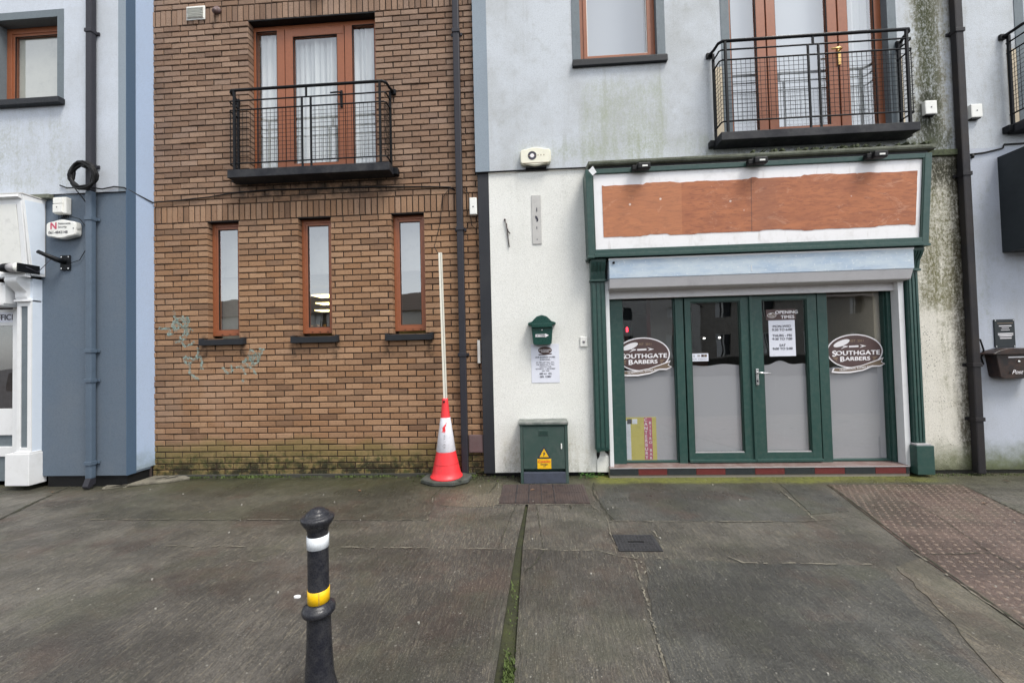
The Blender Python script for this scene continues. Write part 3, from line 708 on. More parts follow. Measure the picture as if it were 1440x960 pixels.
# french window
def french(parent, x0, x1, z0, z1, y, seg, handle, gl, hx):
    """seg = glass ranges; everything else is frame"""
    m = MB(); B = 'frame_brown'
    ring(m, x0, x1, z0, z1, (seg[0][0] - x0, x1 - seg[2][1], .05, .055), y, y + .07, B)
    for a, b in ((seg[0][1], seg[1][0]), (seg[1][1], seg[2][0])):
        mid = (a + b) / 2
        m.box(a, mid - .006, y, y + .07, z0 + .05, z1 - .055, B, .004); m.box(mid - .006, mid + .006, y + .012, y + .06, z0 + .05, z1 - .055, 'rubber'); m.box(mid + .006, b, y - .006, y + .06, z0 + .05, z1 - .06, B, .004)
    m.box(seg[1][0] - .085, seg[1][1] + .085, y - .005, y + .06, z1 - .16, z1 - .062, B, .004); m.box(seg[1][0] - .085, seg[1][1] + .085, y - .005, y + .06, z0 + .04, z0 + .15, B, .004)
    for k, (a, b) in enumerate(seg): bead(m, a, b, z0 + (.15 if k == 1 else .05), z1 - (.16 if k == 1 else .055), y + .004, 'rubber', .005)
    w = m.build('french_window', parent)
    for k, (a, b) in enumerate(seg): pane(w, a - .004, b + .004, z0 + (.14 if k == 1 else .045), z1 - (.15 if k == 1 else .05), y + .025, gl)
    m = MB(); hz = z0 + 1.02
    m.box(hx - .016, hx + .016, y - .018, y - .004, hz - .17, hz + .05, handle, .005); m.tube([(hx, y - .01, hz), (hx, y - .055, hz), (hx - .02, y - .06, hz), (hx - .12, y - .06, hz - .005)], .010, handle, 8)
    m.build('handle', w)
    return w
SB = [(-3.545, -3.262), (-3.045, -2.455), (-2.255, -1.96)]
french(brick, FR[0], FR[1], 3.835, FR[3] - .01, .10, SB, 'metal_black', 'glass_up', -2.40)
room(brick, -4.2, -1.2, .24, 3.5, 3.55, 6.4, 'interior', 'upper_room')
curtain(brick, -3.56, -3.10, 3.85, 5.82, .21, 5, .02); curtain(brick, -3.06, -2.42, 3.85, 5.80, .22, 9, .03); curtain(brick, -2.36, -1.93, 3.85, 5.80, .21, 6, .025)
m = MB(); m.box(FR[0] - .004, FR[1] + .004, .003, .12, FR[3] - .008, FR[3] + .008, 'rubber'); m.build('lintel', brick)

def balcony(parent, x0, x1, yw, proj, zs, zt, rails, posts, ins, mid, mi_lo, hookx=.0):
    """x0,x1 rail ends; yw wall plane; zs slab (lo,hi); zt top rail; rails = heights of the thin rails"""
    yf = yw - proj; K = 'metal_black'
    m = MB(); m.box(x0 - .02, x1 + .035, yf - .012, yw - .002, zs[0], zs[1], 'slab_black', .006)
    m.box(x0 - .075, x0 - .012, yw - .07, yw - .002, zs[0] + .01, zs[1] - .01, K, .006); m.box(x1 + .03, x1 + .09, yw - .07, yw - .002, zs[0] + .01, zs[1] - .01, K, .006)
    b = m.build('balcony', parent)
    m = MB(); c = .035
    pts = [(x0 - .03, yw - .004, zt - .02), (x0 - .03, yw - .05, zt - .02), (x0 - .01, yw - proj * .45, zt - .010), (x0 + .0, yf + c, zt), (x0 + c, yf, zt), (x1 - c, yf, zt), (x1, yf + c, zt), (x1 + .01, yw - proj * .45, zt - .010), (x1 + .03, yw - .05, zt - .02), (x1 + .03, yw - .004, zt - .02)]
    m.tube(pts, .017, K, 10); m.box(x0 - .065, x0 + .0, yw - .03, yw - .002, zt - .05, zt + .01, K, .004); m.box(x1 - .0, x1 + .065, yw - .03, yw - .002, zt - .05, zt + .01, K, .004)
    m.build('handrail', b)
    for z in rails:
        m = MB(); m.tube([(x0, yw - .02, z), (x0, yf + .02, z), (x0 + .02, yf, z), (x1 - .02, yf, z), (x1, yf + .02, z), (x1, yw - .02, z)], .0095, K, 6); m.build('rail', b)
    for x in (x0 + ins, x1 - ins):
        m = MB(); m.box(x - .013, x + .013, yf - .012, yf + .012, zs[1] - .004, zt, K, .003); m.build('post', b)
    for x in (x0, x1):
        m = MB(); m.box(x - .013, x + .013, yw - .055, yw - .03, zs[1] - .004, zt - .02, K, .003); m.build('post', b)
    for x in mid:
        m = MB(); m.box(x - .010, x + .010, yf - .009, yf + .009, zs[1] - .004, rails[0], K, .002); m.build('baluster', b)
    xm = sum(mid) / 2
    m = MB(); m.box(xm - .010, xm + .010, yf - .009, yf + .009, rails[0], zt, K, .002); m.build('baluster', b)
    m = MB(); r = .0017; zt2, zb = rails[1], rails[2]
    def grid(a, bq, y0, side):
        n = int((bq - a) / .05)
        for i in range(n + 1):
            u = a + (bq - a) * i / n
            if side is None: m.box(u - r, u + r, y0 - r, y0 + r, zb, zt2, K)
            else: m.box(side - r, side + r, u - r, u + r, zb, zt2, K)
    grid(x0 + .02, mid[0], yf + .004, None); grid(mid[1], x1 - .02, yf + .004, None); grid(yf + .02, yw - .03, 0, x0); grid(yf + .02, yw - .03, 0, x1)
    n = int((zt2 - zb) / .05)
    for i in range(1, n):
        z = zb + (zt2 - zb) * i / n
        m.box(x0, mid[0], yf - r + .008, yf + r + .008, z - r, z + r, K); m.box(mid[1], x1, yf - r + .008, yf + r + .008, z - r, z + r, K)
        for x in (x0, x1): m.box(x - r + .004, x + r + .004, yf, yw - .02, z - r, z + r, K)
    m.build('wire_mesh', b)
    return b
balcony(brick, -3.685, -1.715, 0, .2, (3.70, 3.80), 4.79, [4.655, 4.540, 3.875], None, .07, (-2.755, -2.645), 0)
# graffiti scribbles
m = MB()
def scrib(pts, w=.014, k=1):
    P_ = []
    for i in range(len(pts) - 1):
        for q in range(6):
            u = q / 6; P_.append((pts[i][0] * (1 - u) + pts[i + 1][0] * u + random.gauss(0, .004), pts[i][1] * (1 - u) + pts[i + 1][1] * u + random.gauss(0, .004)))
    v = []; n = len(P_)
    for i, p in enumerate(P_):
        d = Vector(P_[min(i + 1, n - 1)]) - Vector(P_[max(i - 1, 0)]); d.normalize() if d.length else None; nn = Vector((-d.y, d.x)); ww = w * random.uniform(.6, 1.2)
        v += [(p[0] + nn.x * ww, -.0045, p[1] + nn.y * ww), (p[0] - nn.x * ww, -.0045, p[1] - nn.y * ww)]
    m.add(v, [(2 * i, 2 * i + 1, 2 * i + 3, 2 * i + 2) for i in range(n - 1)], 'graffiti')
def tagging(cx, cz, n, sx, sz, w):
    global m
    m = MB()
    for _ in range(n):
        x, z = cx + random.gauss(0, sx), cz + random.gauss(0, sz); p = []; a = random.uniform(.2, 1.2)
        for q in range(5): p.append((x, z)); a += random.gauss(0, 1.1); x += .075 * math.cos(a); z += .075 * math.sin(a)
        scrib(p, w)
    m.build('graffiti', brick)
tagging(-4.55, 1.78, 9, .11, .12, .017); tagging(-4.40, 1.46, 4, .06, .05, .017)
tagging(-3.68, 1.42, 8, .09, .045, .016)

# ceiling lamps seen lit through the middle window
m = MB(); m.box(-5.2, -1.0, .362, .40, 2.60, 3.5, 'pale_backing'); m.box(-4.45, -4.02, .40, .44, 0, 2.6, 'pale_backing'); m.build('pale_backing', brick)  # pale panel added to lighten the upper panes and close the ceiling gap
g = 'lit ceiling panels inside the brick building'
for (x, y, lb) in ((-3.80, 1.9, 'front'), (-4.30, 2.9, 'middle'), (-5.0, 4.1, 'back')):
    m = MB(); m.box(x, x + 1.2, y - .17, y + .17, 2.54, 2.60, 'plastic_white', .01); m.box(x + .02, x + 1.18, y - .15, y + .15, 2.525, 2.542, 'lamp_warm')
    tag(m.build('ceiling_lamp'), 'lit yellow ceiling panel seen through the middle narrow window, the %s one of three' % lb, 'lamp', g)
m = MB(); m.box(-3.75, -2.75, 1.5, 1.56, .9, 1.98, 'tan_screen', .02); m.box(-3.70, -3.66, 1.5, 1.56, 0, .9, 'interior_wood'); m.box(-2.84, -2.80, 1.5, 1.56, 0, .9, 'interior_wood')
for k in range(9): m.box(-3.72 + k * .11, -3.66 + k * .11, 1.49, 1.57, 1.97, 1.99 + .05 * random.random(), 'tan_screen')
tag(m.build('room_screen'), 'tan room screen inside the brick building, low behind the middle narrow window', 'screen')

m = MB(); m.box(-4.40, -4.15, -.012, .0, 5.885, 6.065, 'plastic_white', .004)
for i in range(7): m.prism([(-.030, 5.905 + i * .021), (-.012, 5.922 + i * .021), (-.010, 5.905 + i * .021)], -4.385, -4.165, 'plastic_white', 'x')
tag(m.build('air_vent'), 'white louvred air vent on the brick wall up left of the balcony window', 'vent')
m = MB(); m.tube([(-3.98, -.004, 5.985), (-3.98, -.03, 5.985)], [.05, .045], 'maroon_box', 14); m.tube([(-3.98, -.03, 5.985), (-3.98, -.06, 5.93)], .03, 'maroon_box', 10)
tag(m.build('overflow_outlet'), 'small round brownish outlet on the brick wall right of the white air vent', 'outlet')
m = MB(); m.tube([(-2.62, -.004, 6.13), (-2.62, -.10, 6.13), (-2.62, -.12, 6.06)], .03, 'rubber', 10); m.tube([(-2.74, -.03, 6.10), (-2.50, -.03, 6.12)], .012, 'rubber', 6)
tag(m.build('wall_lamp'), 'small black fitting on the brick wall above the balcony window', 'lamp')

# middle downpipe
def pipe(name, label, segs, w, d, y_wall, brackets, mat_of, shoe=None, loc=None):
    m = MB(); y1 = y_wall - .02; y0 = y1 - d
    for (za, zb, mt) in segs:
        m.box(segs[0][3] - w / 2 if len(segs[0]) > 3 else 0, 0, 0, 0, 0, 0, mt) if False else None
    return m, y0, y1
def downpipe(name, label, x, w, yw, segs, brackets, group=None, shoe=None, xb=None):
    m = MB(); y1 = yw - .018; y0 = y1 - w * .8
    for (za, zb, mt, dx) in segs: m.box(x + dx - w / 2, x + dx + w / 2, y0, y1, za, zb, mt, w * .16)
    if shoe: m.prism([(y1, .13), (y0, .13), (y0 - .035, .04), (y0 - .02, .012), (y0 + .02, .03), (y1, .06)], x - w / 2 + .004, x + w / 2 - .004, 'pipe_dark', 'x', .004)
    o = tag(m.build(name), label, 'drainpipe', group)
    for z in brackets:
        m = MB(); mt = [s for s in segs if s[0] <= z <= s[1]][0][2]
        m.box(x - w / 2 - .008, x + w / 2 + .008, y0 - .008, y1 + .001, z - .022, z + .022, mt, .004); m.box(x - w / 2 - .03, x + w / 2 + .03, y1 + .003, yw - .001, z - .018, z + .018, mt, .003)
        m.build('bracket', o)
    return o
g = 'drainpipes down the front of the row'
downpipe('drainpipe', 'dark grey drainpipe on the brick wall just right of the traffic cone', -.868, .080, 0, [(.02, BT, 'pipe_dark', 0)], [5.45, 3.0, 1.47], g)
downpipe('drainpipe', 'rusty black drainpipe beside the stained white wall right of the barber shop', 4.885, .086, -.06, [(.02, BT, 'pipe_rust', 0)], [5.0, 3.36, 1.22, .62], g)
# ================================================================== LEFT BUILDING
YL = -.35
left = thing('blue_building', 'lilac and slate blue rendered building at the left with a white shopfront', 'building', (-8, 0, 0))
LW = (-6.60, -5.75, 4.70, 5.745)
m = MB(); wall(m, -12, -4.966, 3.53, BT, YL, YL + .3, [LW], 'lilac_left'); m.build('upper_wall', left)
m = MB(); wall(m, -12, -4.868, .135, 3.528, YL + .008, YL + .3, [(-12.1, -5.97, -1, 3.2)], 'slate_render'); m.build('lower_wall', left)
m = MB(); m.box(-4.966, -4.868, YL + .001, YL + .2, 3.53, BT, 'pale_trim'); m.build('corner_trim', left)
m = MB(); m.box(-4.870, -4.862, YL + .002, YL + .115, .135, BT, 'slate_trim'); m.build('corner_trim', left)
m = MB(); m.box(-4.870, -4.865, YL + .115, .30, .16, BT, 'sky_render'); m.box(-12, -4.871, YL + .3, YL + .32, 0, BT, 'interior_dark'); m.build('side_wall', left)
m = MB(); m.box(-5.90, -4.885, YL + .03, .2, -.05, .16, 'rubber'); m.build('plinth', left)
m = MB(); m.tube([(-12, YL - .001, 3.535), (-5.6, YL - .001, 3.535), (-4.87, YL - .001, 3.53)], .006, 'rubber', 5); m.build('joint_strip', left)
m = MB(); T = 'trim_grey'; y = YL - .006
m.box(LW[1] - .003, LW[1] + .08, y, YL + .125, LW[2] - .02, LW[3] + .09, T, .002); m.box(-6.69, LW[1] - .003, y, YL + .125, LW[3] - .003, LW[3] + .09, T, .002); m.box(-6.69, -6.597, y, YL + .125, LW[2], LW[3] - .003, T, .002)
m.build('window_surround', left)
m = MB(); m.box(-6.72, LW[1] + .095, YL - .07, YL + .12, LW[2] - .065, LW[2] + .005, 'sill_black', .004); m.build('window_sill', left)
m = MB(); y = YL + .12
ring(m, LW[0], LW[1], LW[2] + .02, LW[3], .07, y, y + .07, 'frame_brown'); ring(m, LW[0] + .06, LW[1] - .06, LW[2] + .08, LW[3] - .06, .04, y + .01, y + .06, 'frame_brown'); bead(m, LW[0] + .095, LW[1] - .095, LW[2] + .115, LW[3] - .095, y + .014)
w = m.build('window', left); pane(w, LW[0] + .09, LW[1] - .09, LW[2] + .11, LW[3] - .09, y + .03, 'glass_up')
room(left, -7.2, -5.2, -.02, 2.5, 4.3, 6.2, 'interior', 'upper_room')
m = MB(); m.box(-6.58, -5.76, YL + .175, YL + .185, 4.75, 5.73, 'pale_backing'); m.build('blind', left)
# side-run cable
m = MB(); m.tube([(-5.70, YL - .014, 3.64), (-5.6, YL - .02, 3.60), (-5.45, YL - .02, 3.60), (-5.33, YL - .14, 3.57), (-5.15, YL - .02, 3.565), (-5.0, YL - .016, 3.59), (-4.87, YL - .02, 3.57), (-4.86, -.02, 3.52), (-4.5, -.014, 3.535), (-4.1, -.012, 3.56), (-3.77, -.012, 3.60), (-3.3, -.012, 3.615), (-2.5, -.012, 3.60), (-1.9, -.012, 3.585), (-1.3, -.012, 3.56), (-1.0, -.012, 3.54), (-.93, -.012, 3.50)], .0085, 'rubber', 6)
m.tube([(-.98, -.012, 3.55), (-1.09, -.02, 3.40), (-1.12, -.02, 3.1), (-1.16, -.02, 2.95), (-1.19, -.06, 2.80), (-1.13, -.18, 2.70), (-1.10, -.22, 2.66)], .0045, 'rubber', 6)
m.tube([(-.82, -.012, 3.52), (-.76, -.015, 3.44), (-.745, -.02, 3.2), (-.73, -.02, 3.05), (-.68, -.02, 3.0), (-.66, -.02, 3.07)], .005, 'rubber', 6)
tag(m.build('cable'), 'long black cable looping along the brick wall from the blue corner', 'cable')
m = MB(); m.tube([(-.66, -.075, 3.672), (.0, -.078, 3.672), (.68, -.075, 3.668)], .011, 'rubber', 6); tag(m.build('cable'), 'black cable along the top edge of the white wall under the cream alarm box', 'cable')
# coil of cable
m = MB()
cx, cz = -5.255, 3.68
pts = []
for i in range(130):
    a = i * .30; r = .150 + .018 * math.sin(i * .37) + .008 * math.sin(i * 1.3); pts.append((cx + r * math.cos(a), YL - .14 - .012 * math.sin(i * .21), cz + r * .98 * math.sin(a)))
m.tube(pts, .015, 'rubber', 6)
m.tube([(cx - .15, YL - .13, cz), (cx - .17, YL - .1, cz - .1), (cx - .12, YL - .04, cz - .22), (cx - .08, YL - .02, cz - .30), (cx - .08, YL - .02, cz - .42), (cx - .13, YL - .02, cz - .46)], .006, 'rubber', 6)
m.box(cx - .01, cx + .03, YL - .15, YL - .1, cz + .10, cz + .15, 'rubber', .003)
tag(m.build('cable_coil'), 'coil of black cable hung on the blue drainpipe', 'cable')
downpipe('drainpipe', 'slate blue and black drainpipe on the blue building under the cable coil', -5.262, .076, YL, [(.12, 3.53, 'pipe_blue', 0), (3.532, BT, 'pipe_dark', 0)], [5.48, 3.84, 3.20, 1.62, 1.27, .30], g, shoe=True)
# small boxes
def round_box(m, x0, x1, z0, z1, y0, y1, mat, c=.012): m.box(x0, x1, y0, y1, z0, z1, mat, c)
m = MB(); x0, x1, z0, z1 = -5.725, -5.565, 3.275, 3.478; y = YL
m.box(x0, x1, y - .06, y, z0, z1, 'plastic_white', .012); m.box(x0 + .004, x1 - .03, y - .075, y - .055, z0 + .01, z1 - .09, 'plastic_white', .008); m.box(x0 + .004, x1 - .03, y - .072, y - .055, z1 - .085, z1 - .01, 'plastic_white', .008)
m.disc((x0 + x1) / 2 - .02, z0 + .075, .008, .008, y - .0765, 'rubber', 10)
for i in range(4): m.tube([(x0 + .02 + i * .03, y - .02, z0), (x0 + .03 + i * .025, y - .03, z0 - .05), (x0 + .05 + i * .03, y - .02, z0 - .04), (x0 + .14, y - .01, z0 + .02)], .004, 'rubber', 5)
m.tube([(-5.58, y - .01, 3.26), (-5.45, y - .01, 3.22), (-5.35, y - .01, 3.10)], .004, 'rubber', 5); m.tube([(-5.60, y - .01, 2.68), (-5.45, y - .01, 2.72), (-5.36, y - .01, 2.86), (-5.33, y - .01, 3.0)], .004, 'rubber', 5)
tag(m.build('junction_box'), 'small white junction box on the slate wall above the alarm with the red N', 'junction box')
def alarm(name, label, x0, x1, z0, z1, y, mat):
    cx = (x0 + x1) / 2; w = (x1 - x0) / 2; h = (z1 - z0) / 2; cz = (z0 + z1) / 2; pts = []
    for i in range(56):
        a = 2 * math.pi * i / 56; c, s = math.cos(a), math.sin(a); k = (abs(c) ** 5 + abs(s) ** 5) ** (-1 / 5)
        px = k * c * w; pz = k * s * h
        if abs(s) > .35: pz *= 1 - .10 * (1 - abs(math.cos((px / w) * 2.2)) ) + .05 * math.cos(px / w * 5)
        pts.append((cx + px, cz + pz * .95))
    m = MB(); m.prism(pts, y - .075, y, mat, 'y', .012); return m, cx, cz
m, cx, cz = alarm('a', '', -5.805, -5.425, 2.972, 3.200, YL, 'plastic_white'); ya = YL - .077
m.text('N', cx - .088, cz + .035, ya, .115, 'ink_red', bold=.03); m.text('Nationwide', cx - .03, cz + .062, ya, .034, 'ink', 'LEFT', .012); m.text('Security', cx - .03, cz + .022, ya, .034, 'ink', 'LEFT', .012); m.text('061-4842148', cx - .03, cz - .042, ya, .046, 'ink', bold=.02); m.disc(cx + .165, cz, .008, .008, ya, 'ink', 8)
tag(m.build('alarm_box'), 'white burglar alarm box with a red N on the slate blue wall', 'alarm box')
m = MB(); y = YL
m.box(-5.70, -5.575, y - .012, y, 2.605, 2.785, 'metal_black', .003); m.tube([(-5.64, y - .01, 2.70), (-5.66, y - .08, 2.72), (-5.74, y - .14, 2.77), (-5.79, y - .16, 2.80)], [.03, .03, .022, .022], 'metal_black', 10)
for dx in (-.045, .045):
    for dz in (-.07, .07): m.disc(-5.638 + dx, 2.695 + dz, .009, .009, y - .014, 'chrome', 8)
tag(m.build('wall_bracket'), 'black metal bracket bolted to the slate blue wall below the alarm box', 'bracket')
# white shopfront of the left building
sf = thing('white_shopfront', 'white painted timber shopfront at the left edge with a scrolled pilaster', 'shopfront', (-8, -.3, 0))
W = 'white_paint'; xr = -5.905
m = MB(); m.prism([(YL, 2.53), (YL - .13, 2.53), (YL - .145, 2.58), (YL - .215, 3.40), (YL - .23, 3.46), (YL, 3.46)], -12, xr, W, 'x', .003)
m.prism([(YL - .012, 2.56), (YL - .12, 2.57), (YL - .20, 3.40), (YL - .012, 3.42)], xr - .002, xr + .004, 'white_blue', 'x')
m.build('fascia', sf)
m = MB(); m.prism([(YL - .13, 2.50), (YL - .185, 2.505), (YL - .18, 2.56), (YL - .14, 2.60)], -12, xr - .01, W, 'x', .003); m.prism([(YL - .20, 3.40), (YL - .26, 3.42), (YL - .255, 3.45), (YL - .2, 3.455)], -12, xr - .01, W, 'x', .002)
m.box(-6.0, xr + .0, YL - .24, YL - .13, 0, 0, W) if False else None
m.prism([(YL - .158, 2.62), (YL - .170, 2.62), (YL - .226, 3.38), (YL - .214, 3.38)], xr - .07, xr - .01, W, 'x', .002)
m.build('moulding', sf)
m = MB(); m.prism([(YL - .150, 2.63), (YL - .160, 2.63), (YL - .222, 3.35), (YL - .212, 3.35)], -12, xr - .085, 'plastic_white', 'x', .002); m.build('sign_panel', sf)
m = MB(); m.box(-12, -5.90, YL - .235, YL + .01, 3.462, 3.478, 'grey_panel', .003); m.box(-12, -5.80, YL - .05, YL + .01, 3.48, 3.53, 'weather_wood', .004); m.build('ledge', sf)
px0, px1 = -6.135, -5.955
m = MB(); m.box(px0, px1, YL - .085, YL + .05, .42, 2.50, 'white_blue'); m.box(px0, px0 + .045, YL - .10, YL - .084, .45, 2.22, W, .003); m.box(px1 - .045, px1, YL - .10, YL - .084, .45, 2.22, W, .003)
m.box(px0 + .045, px1 - .045, YL - .10, YL - .084, .45, .50, W, .002); m.box(px0 + .045, px1 - .045, YL - .10, YL - .084, 2.17, 2.22, W, .002); m.box(px0 + .047, px1 - .047, YL - .089, YL - .086, .50, 2.17, 'trim_grey')
m.box(px0 - .11, px1 + .012, YL - .125, YL + .05, .06, .43, W, .006); m.box(px0 - .01, px1 + .01, YL - .12, YL, .425, .45, W, .004)
pl = m.build('pilaster', sf)
m = MB(); pr = []
for i in range(26):
    u = i / 25; z = 2.24 + u * .26; yy = YL - .10 - .10 * (1 / (1 + math.exp(-(u - .45) * 14))) - .018 * math.sin(u * 9)
    pr.append((yy, z))
m.prism(pr + [(YL, 2.50), (YL, 2.24)], px0 + .0, px1 - .03, W, 'x'); m.box(px0 - .005, px1, YL - .13, YL, 2.222, 2.245, W, .003); m.build('scroll_bracket', pl)
m = MB(); m.box(-6.33, -6.24, YL - .0, YL + .10, .05, 2.55, W, .004); m.box(-6.24, -6.215, YL + .04, YL + .08, .42, 2.45, 'trim_grey'); m.box(-6.215, -6.14, YL + .02, YL + .09, .42, 2.5, 'white_blue'); m.build('door_post', sf)
m = MB(); y = YL + .05
m.box(-6.362, -6.332, y + .002, y + .058, .07, 2.15, W, .003); m.box(-7.3, -6.33, y, y + .05, 1.96, 2.16, W, .004); m.box(-7.3, -6.33, y, y + .05, .62, .94, W, .004); m.box(-7.3, -6.33, y, y + .05, .36, .48, W, .004); m.box(-7.3, -6.33, y + .02, y + .06, .06, .36, 'trim_grey'); m.box(-7.3, -6.33, y + .02, y + .06, .48, .62, 'trim_grey')
m.box(-7.3, -6.33, y - .003, y + .001, 2.0, 2.125, 'paper'); m.text('OFFICE', -6.36, 2.06, y - .006, .10, 'ink', 'RIGHT', .02)
d = m.build('door', sf); pane(d, -7.3, -6.33, .94, 1.96, y + .02, 'glass_shop')
room(sf, -8.2, -6.2, YL + .11, 2.2, 0, 2.6, 'interior_dark')
m = MB(); m.box(-6.9, -6.45, .05, .3, .94, 1.3, 'interior', .05); m.box(-6.7, -6.5, .1, .2, 1.3, 1.72, 'interior_wood', .02); tag(m.build('cushion_display'), 'pale cushions and a brown panel inside the glass door at the left edge', 'display')
m = MB(); cz_ = 2.600; cy0 = YL - .235
m.tube([(-6.20, cy0, cz_), (-6.16, cy0, cz_), (-6.10, cy0, cz_), (-6.03, cy0, cz_)], [.018, .040, .052, .055], 'metal_black', 18); m.tube([(-6.03, cy0, cz_), (-5.935, cy0, cz_)], .052, 'lead_metal', 18); m.tube([(-5.935, cy0, cz_), (-5.915, cy0, cz_)], .056, 'plastic_white', 18); m.box(-5.915, -5.895, cy0 - .03, YL - .06, cz_ - .05, cz_ + .05, 'metal_black', .004)
m.tube([(-5.90, YL - .2, cz_ + .02), (-5.87, YL - .1, cz_ - .03), (-5.80, YL - .02, 2.75)], .004, 'ink', 5)
tag(m.build('security_camera'), 'black and white bullet camera on the lower edge of the white fascia', 'camera')
m = MB(); m.box(-6.52, -6.21, YL - .20, YL - .0, 2.17, 2.45, W, .03)
for dx in (.10, .22):
    for dz in (.09, .20): m.disc(-6.46 + dx, 2.16 + dz, .008, .008, YL - .203, 'ink', 8)
m.box(-6.22, -6.19, YL - .17, YL - .06, 2.20, 2.42, W, .005)
tag(m.build('spotlight_housing'), 'white riveted metal housing under the white fascia at the left edge', 'light housing')

# ================================================================== RIGHT BUILDING
YR = -.06
right = thing('rendered_building', 'lilac rendered building over a white ground floor with a closed barber shop', 'building', (3, .2, 0))
UW = (.645, 1.56, 4.965, 7.1); FZ = (3.915, 6.6)
DX3 = 3.256
def sh(h, d): return (h[0] + d, h[1] + d, h[2], h[3])
FW = (2.40, 4.185, *FZ)
m = MB(); wall(m, -.49, 10, 3.675, BT, YR, .2, [UW, FW, sh(FW, DX3)], 'lilac_render'); m.build('upper_wall', right)
m = MB(); m.box(-.662, -.4905, YR - .001, .2, 3.675, BT, 'pale_trim'); m.build('corner_trim', right)
m = MB(); m.box(-.640, -.505, YR - .003, .2, .045, 3.672, 'black_render'); m.build('corner_trim', right)
m = MB(); wall(m, -.505, .70, .050, 3.672, YR, .2, [], 'white_render'); m.build('lower_wall', right)
m = MB(); wall(m, .70, 4.30, 2.55, 3.672, YR + .004, .2, [], 'white_render'); wall(m, .70, .86, .05, 2.55, YR + .004, .2, [], 'white_render'); wall(m, 4.20, 4.30, .05, 2.55, YR + .004, .2, [], 'white_render'); m.build('shop_wall', right)
m = MB(); wall(m, 4.30, 4.90, .045, 3.672, YR, .2, [], 'mossy_render'); m.build('lower_wall', right)
m = MB(); wall(m, 4.905, 10, .045, 3.672, YR - .004, .2, [], 'lower_lilac'); m.build('lower_wall', right)
m = MB(); m.box(-.62, .84, YR + .045, .15, -.05, .06, 'rubber'); m.build('plinth', right); m = MB(); m.box(4.2, 10, YR + .03, .15, -.05, .06, 'concrete'); m.build('plinth', right)
m = MB(); m.box(-.66, 10, .2, .22, 2.6, BT, 'interior_dark') if False else None
T = 'trim_grey'
def surround(x0, x1, z0, z1, nm='window_surround'):
    m = MB(); y = YR - .006
    m.box(x0 - .095, x0 + .003, y, .1, z0 - .003, z1 + .09, T, .002); m.box(x1 - .003, x1 + .095, y, .1, z0 - .003, z1 + .09, T, .002); m.box(x0 + .003, x1 - .003, y, .1, z1 - .003, z1 + .09, T, .002)
    return m.build(nm, right)
surround(*UW)
m = MB(); m.box(.545, 1.665, YR - .045, .08, 4.895, 4.965, 'sill_black', .004); m.box(.55, 1.66, YR - .04, .02, 4.965, 4.975, 'sill_black', .002); m.build('window_sill', right)
y = .005; m = MB(); x0, x1, z0, z1 = UW
ring(m, x0, x1, z0 + .012, z1, .055, y, y + .07, 'frame_brown'); ring(m, x0 + .05, x1 - .05, z0 + .062, z1 - .05, .045, y - .010, y + .06, 'frame_brown'); ring(m, x0 + .093, x1 - .093, z0 + .105, z1 - .093, .010, y + .004, y + .02, 'plastic_white', 0)
w = m.build('window', right); pane(w, x0 + .098, x1 - .098, z0 + .11, z1 - .098, y + .02, 'glass_up')
m = MB(); m.box(x0 + .05, x1 - .05, .30, .32, z0 + .1, z1, 'blind'); m.build('blind', right)
room(right, .2, 2.2, .2, 3, 4.6, 7.4, 'interior', 'upper_room')
SR = [(2.455, 2.755), (2.975, 3.572), (3.80, 4.108)]
def right_window(dx):
    surround(FW[0] + dx, FW[1] + dx, FW[2] - .05, FW[3])
    french(right, FW[0] + dx, FW[1] + dx, 3.93, FZ[1], .015, [(a + dx, b + dx) for a, b in SR], 'brass', 'glass_up', 3.685 + dx)
    b = balcony(right, 2.185 + dx, 4.255 + dx, YR, .21, (3.812, 3.905), 4.95, [4.848, 4.732, 4.028], None, .06, (3.145 + dx, 3.256 + dx), 0)
    m = MB(); m.box(2.205 + dx, 2.302 + dx, YR - .0035, YR + .01, 3.95, 4.80, 'cream_patch'); m.build('unpainted_strip', right); m = MB(); m.box(4.283 + dx, 4.33 + dx, YR - .0035, YR + .01, 3.95, 4.80, 'cream_patch'); m.build('unpainted_strip', right)
    room(right, 2.0 + dx, 4.6 + dx, .2, 3.2, 3.8, 6.8, 'interior', 'upper_room')
    m = MB(); m.box(2.42 + dx, 3.68 + dx, .16, .18, 3.95, 6.5, 'blind'); m.build('blind', right)
    curtain(right, 3.76 + dx, 4.16 + dx, 3.95, 6.5, .16, 5, .02)
right_window(0); right_window(DX3)

# fascia
shop = thing('barber_shopfront', 'dark green timber shopfront of the barber shop with stripped orange name board', 'shopfront', (2.5, -.1, 0))
G = 'green_paint'
ZB, ZT = 2.552, 3.545
def flare(mb):
    nv = []
    for (x, y, z) in mb.v:
        u = max(0, (z - ZB) / (ZT - ZB))
        nv.append((x + (.040 * u if x > 3.9 else (-.015 * u if x < 1.1 else 0)), y - .045 * u if y < -.1 else y, z))
    mb.v = nv
m = MB(); yf = -.26; X0, X1 = .645, 4.335
m.box(X0, X0 + .075, yf, YR, ZB, ZT, G, .006); m.box(X1 - .072, X1, yf, YR, ZB, ZT, G, .006); m.box(X0 + .074, X1 - .07, yf + .001, YR, ZB, ZB + .082, G, .006); m.box(X0 + .074, X1 - .07, yf + .001, YR, ZT - .055, ZT, G, .006)
m.box(X0 + .07, X1 - .07, yf - .012, yf + .01, ZB - .01, ZB + .03, G, .005); m.box(X0 + .075, X0 + .088, yf + .006, yf + .02, ZB + .08, ZT - .05, 'green_dark'); m.box(X1 - .085, X1 - .072, yf + .006, yf + .02, ZB + .08, ZT - .05, 'green_dark')
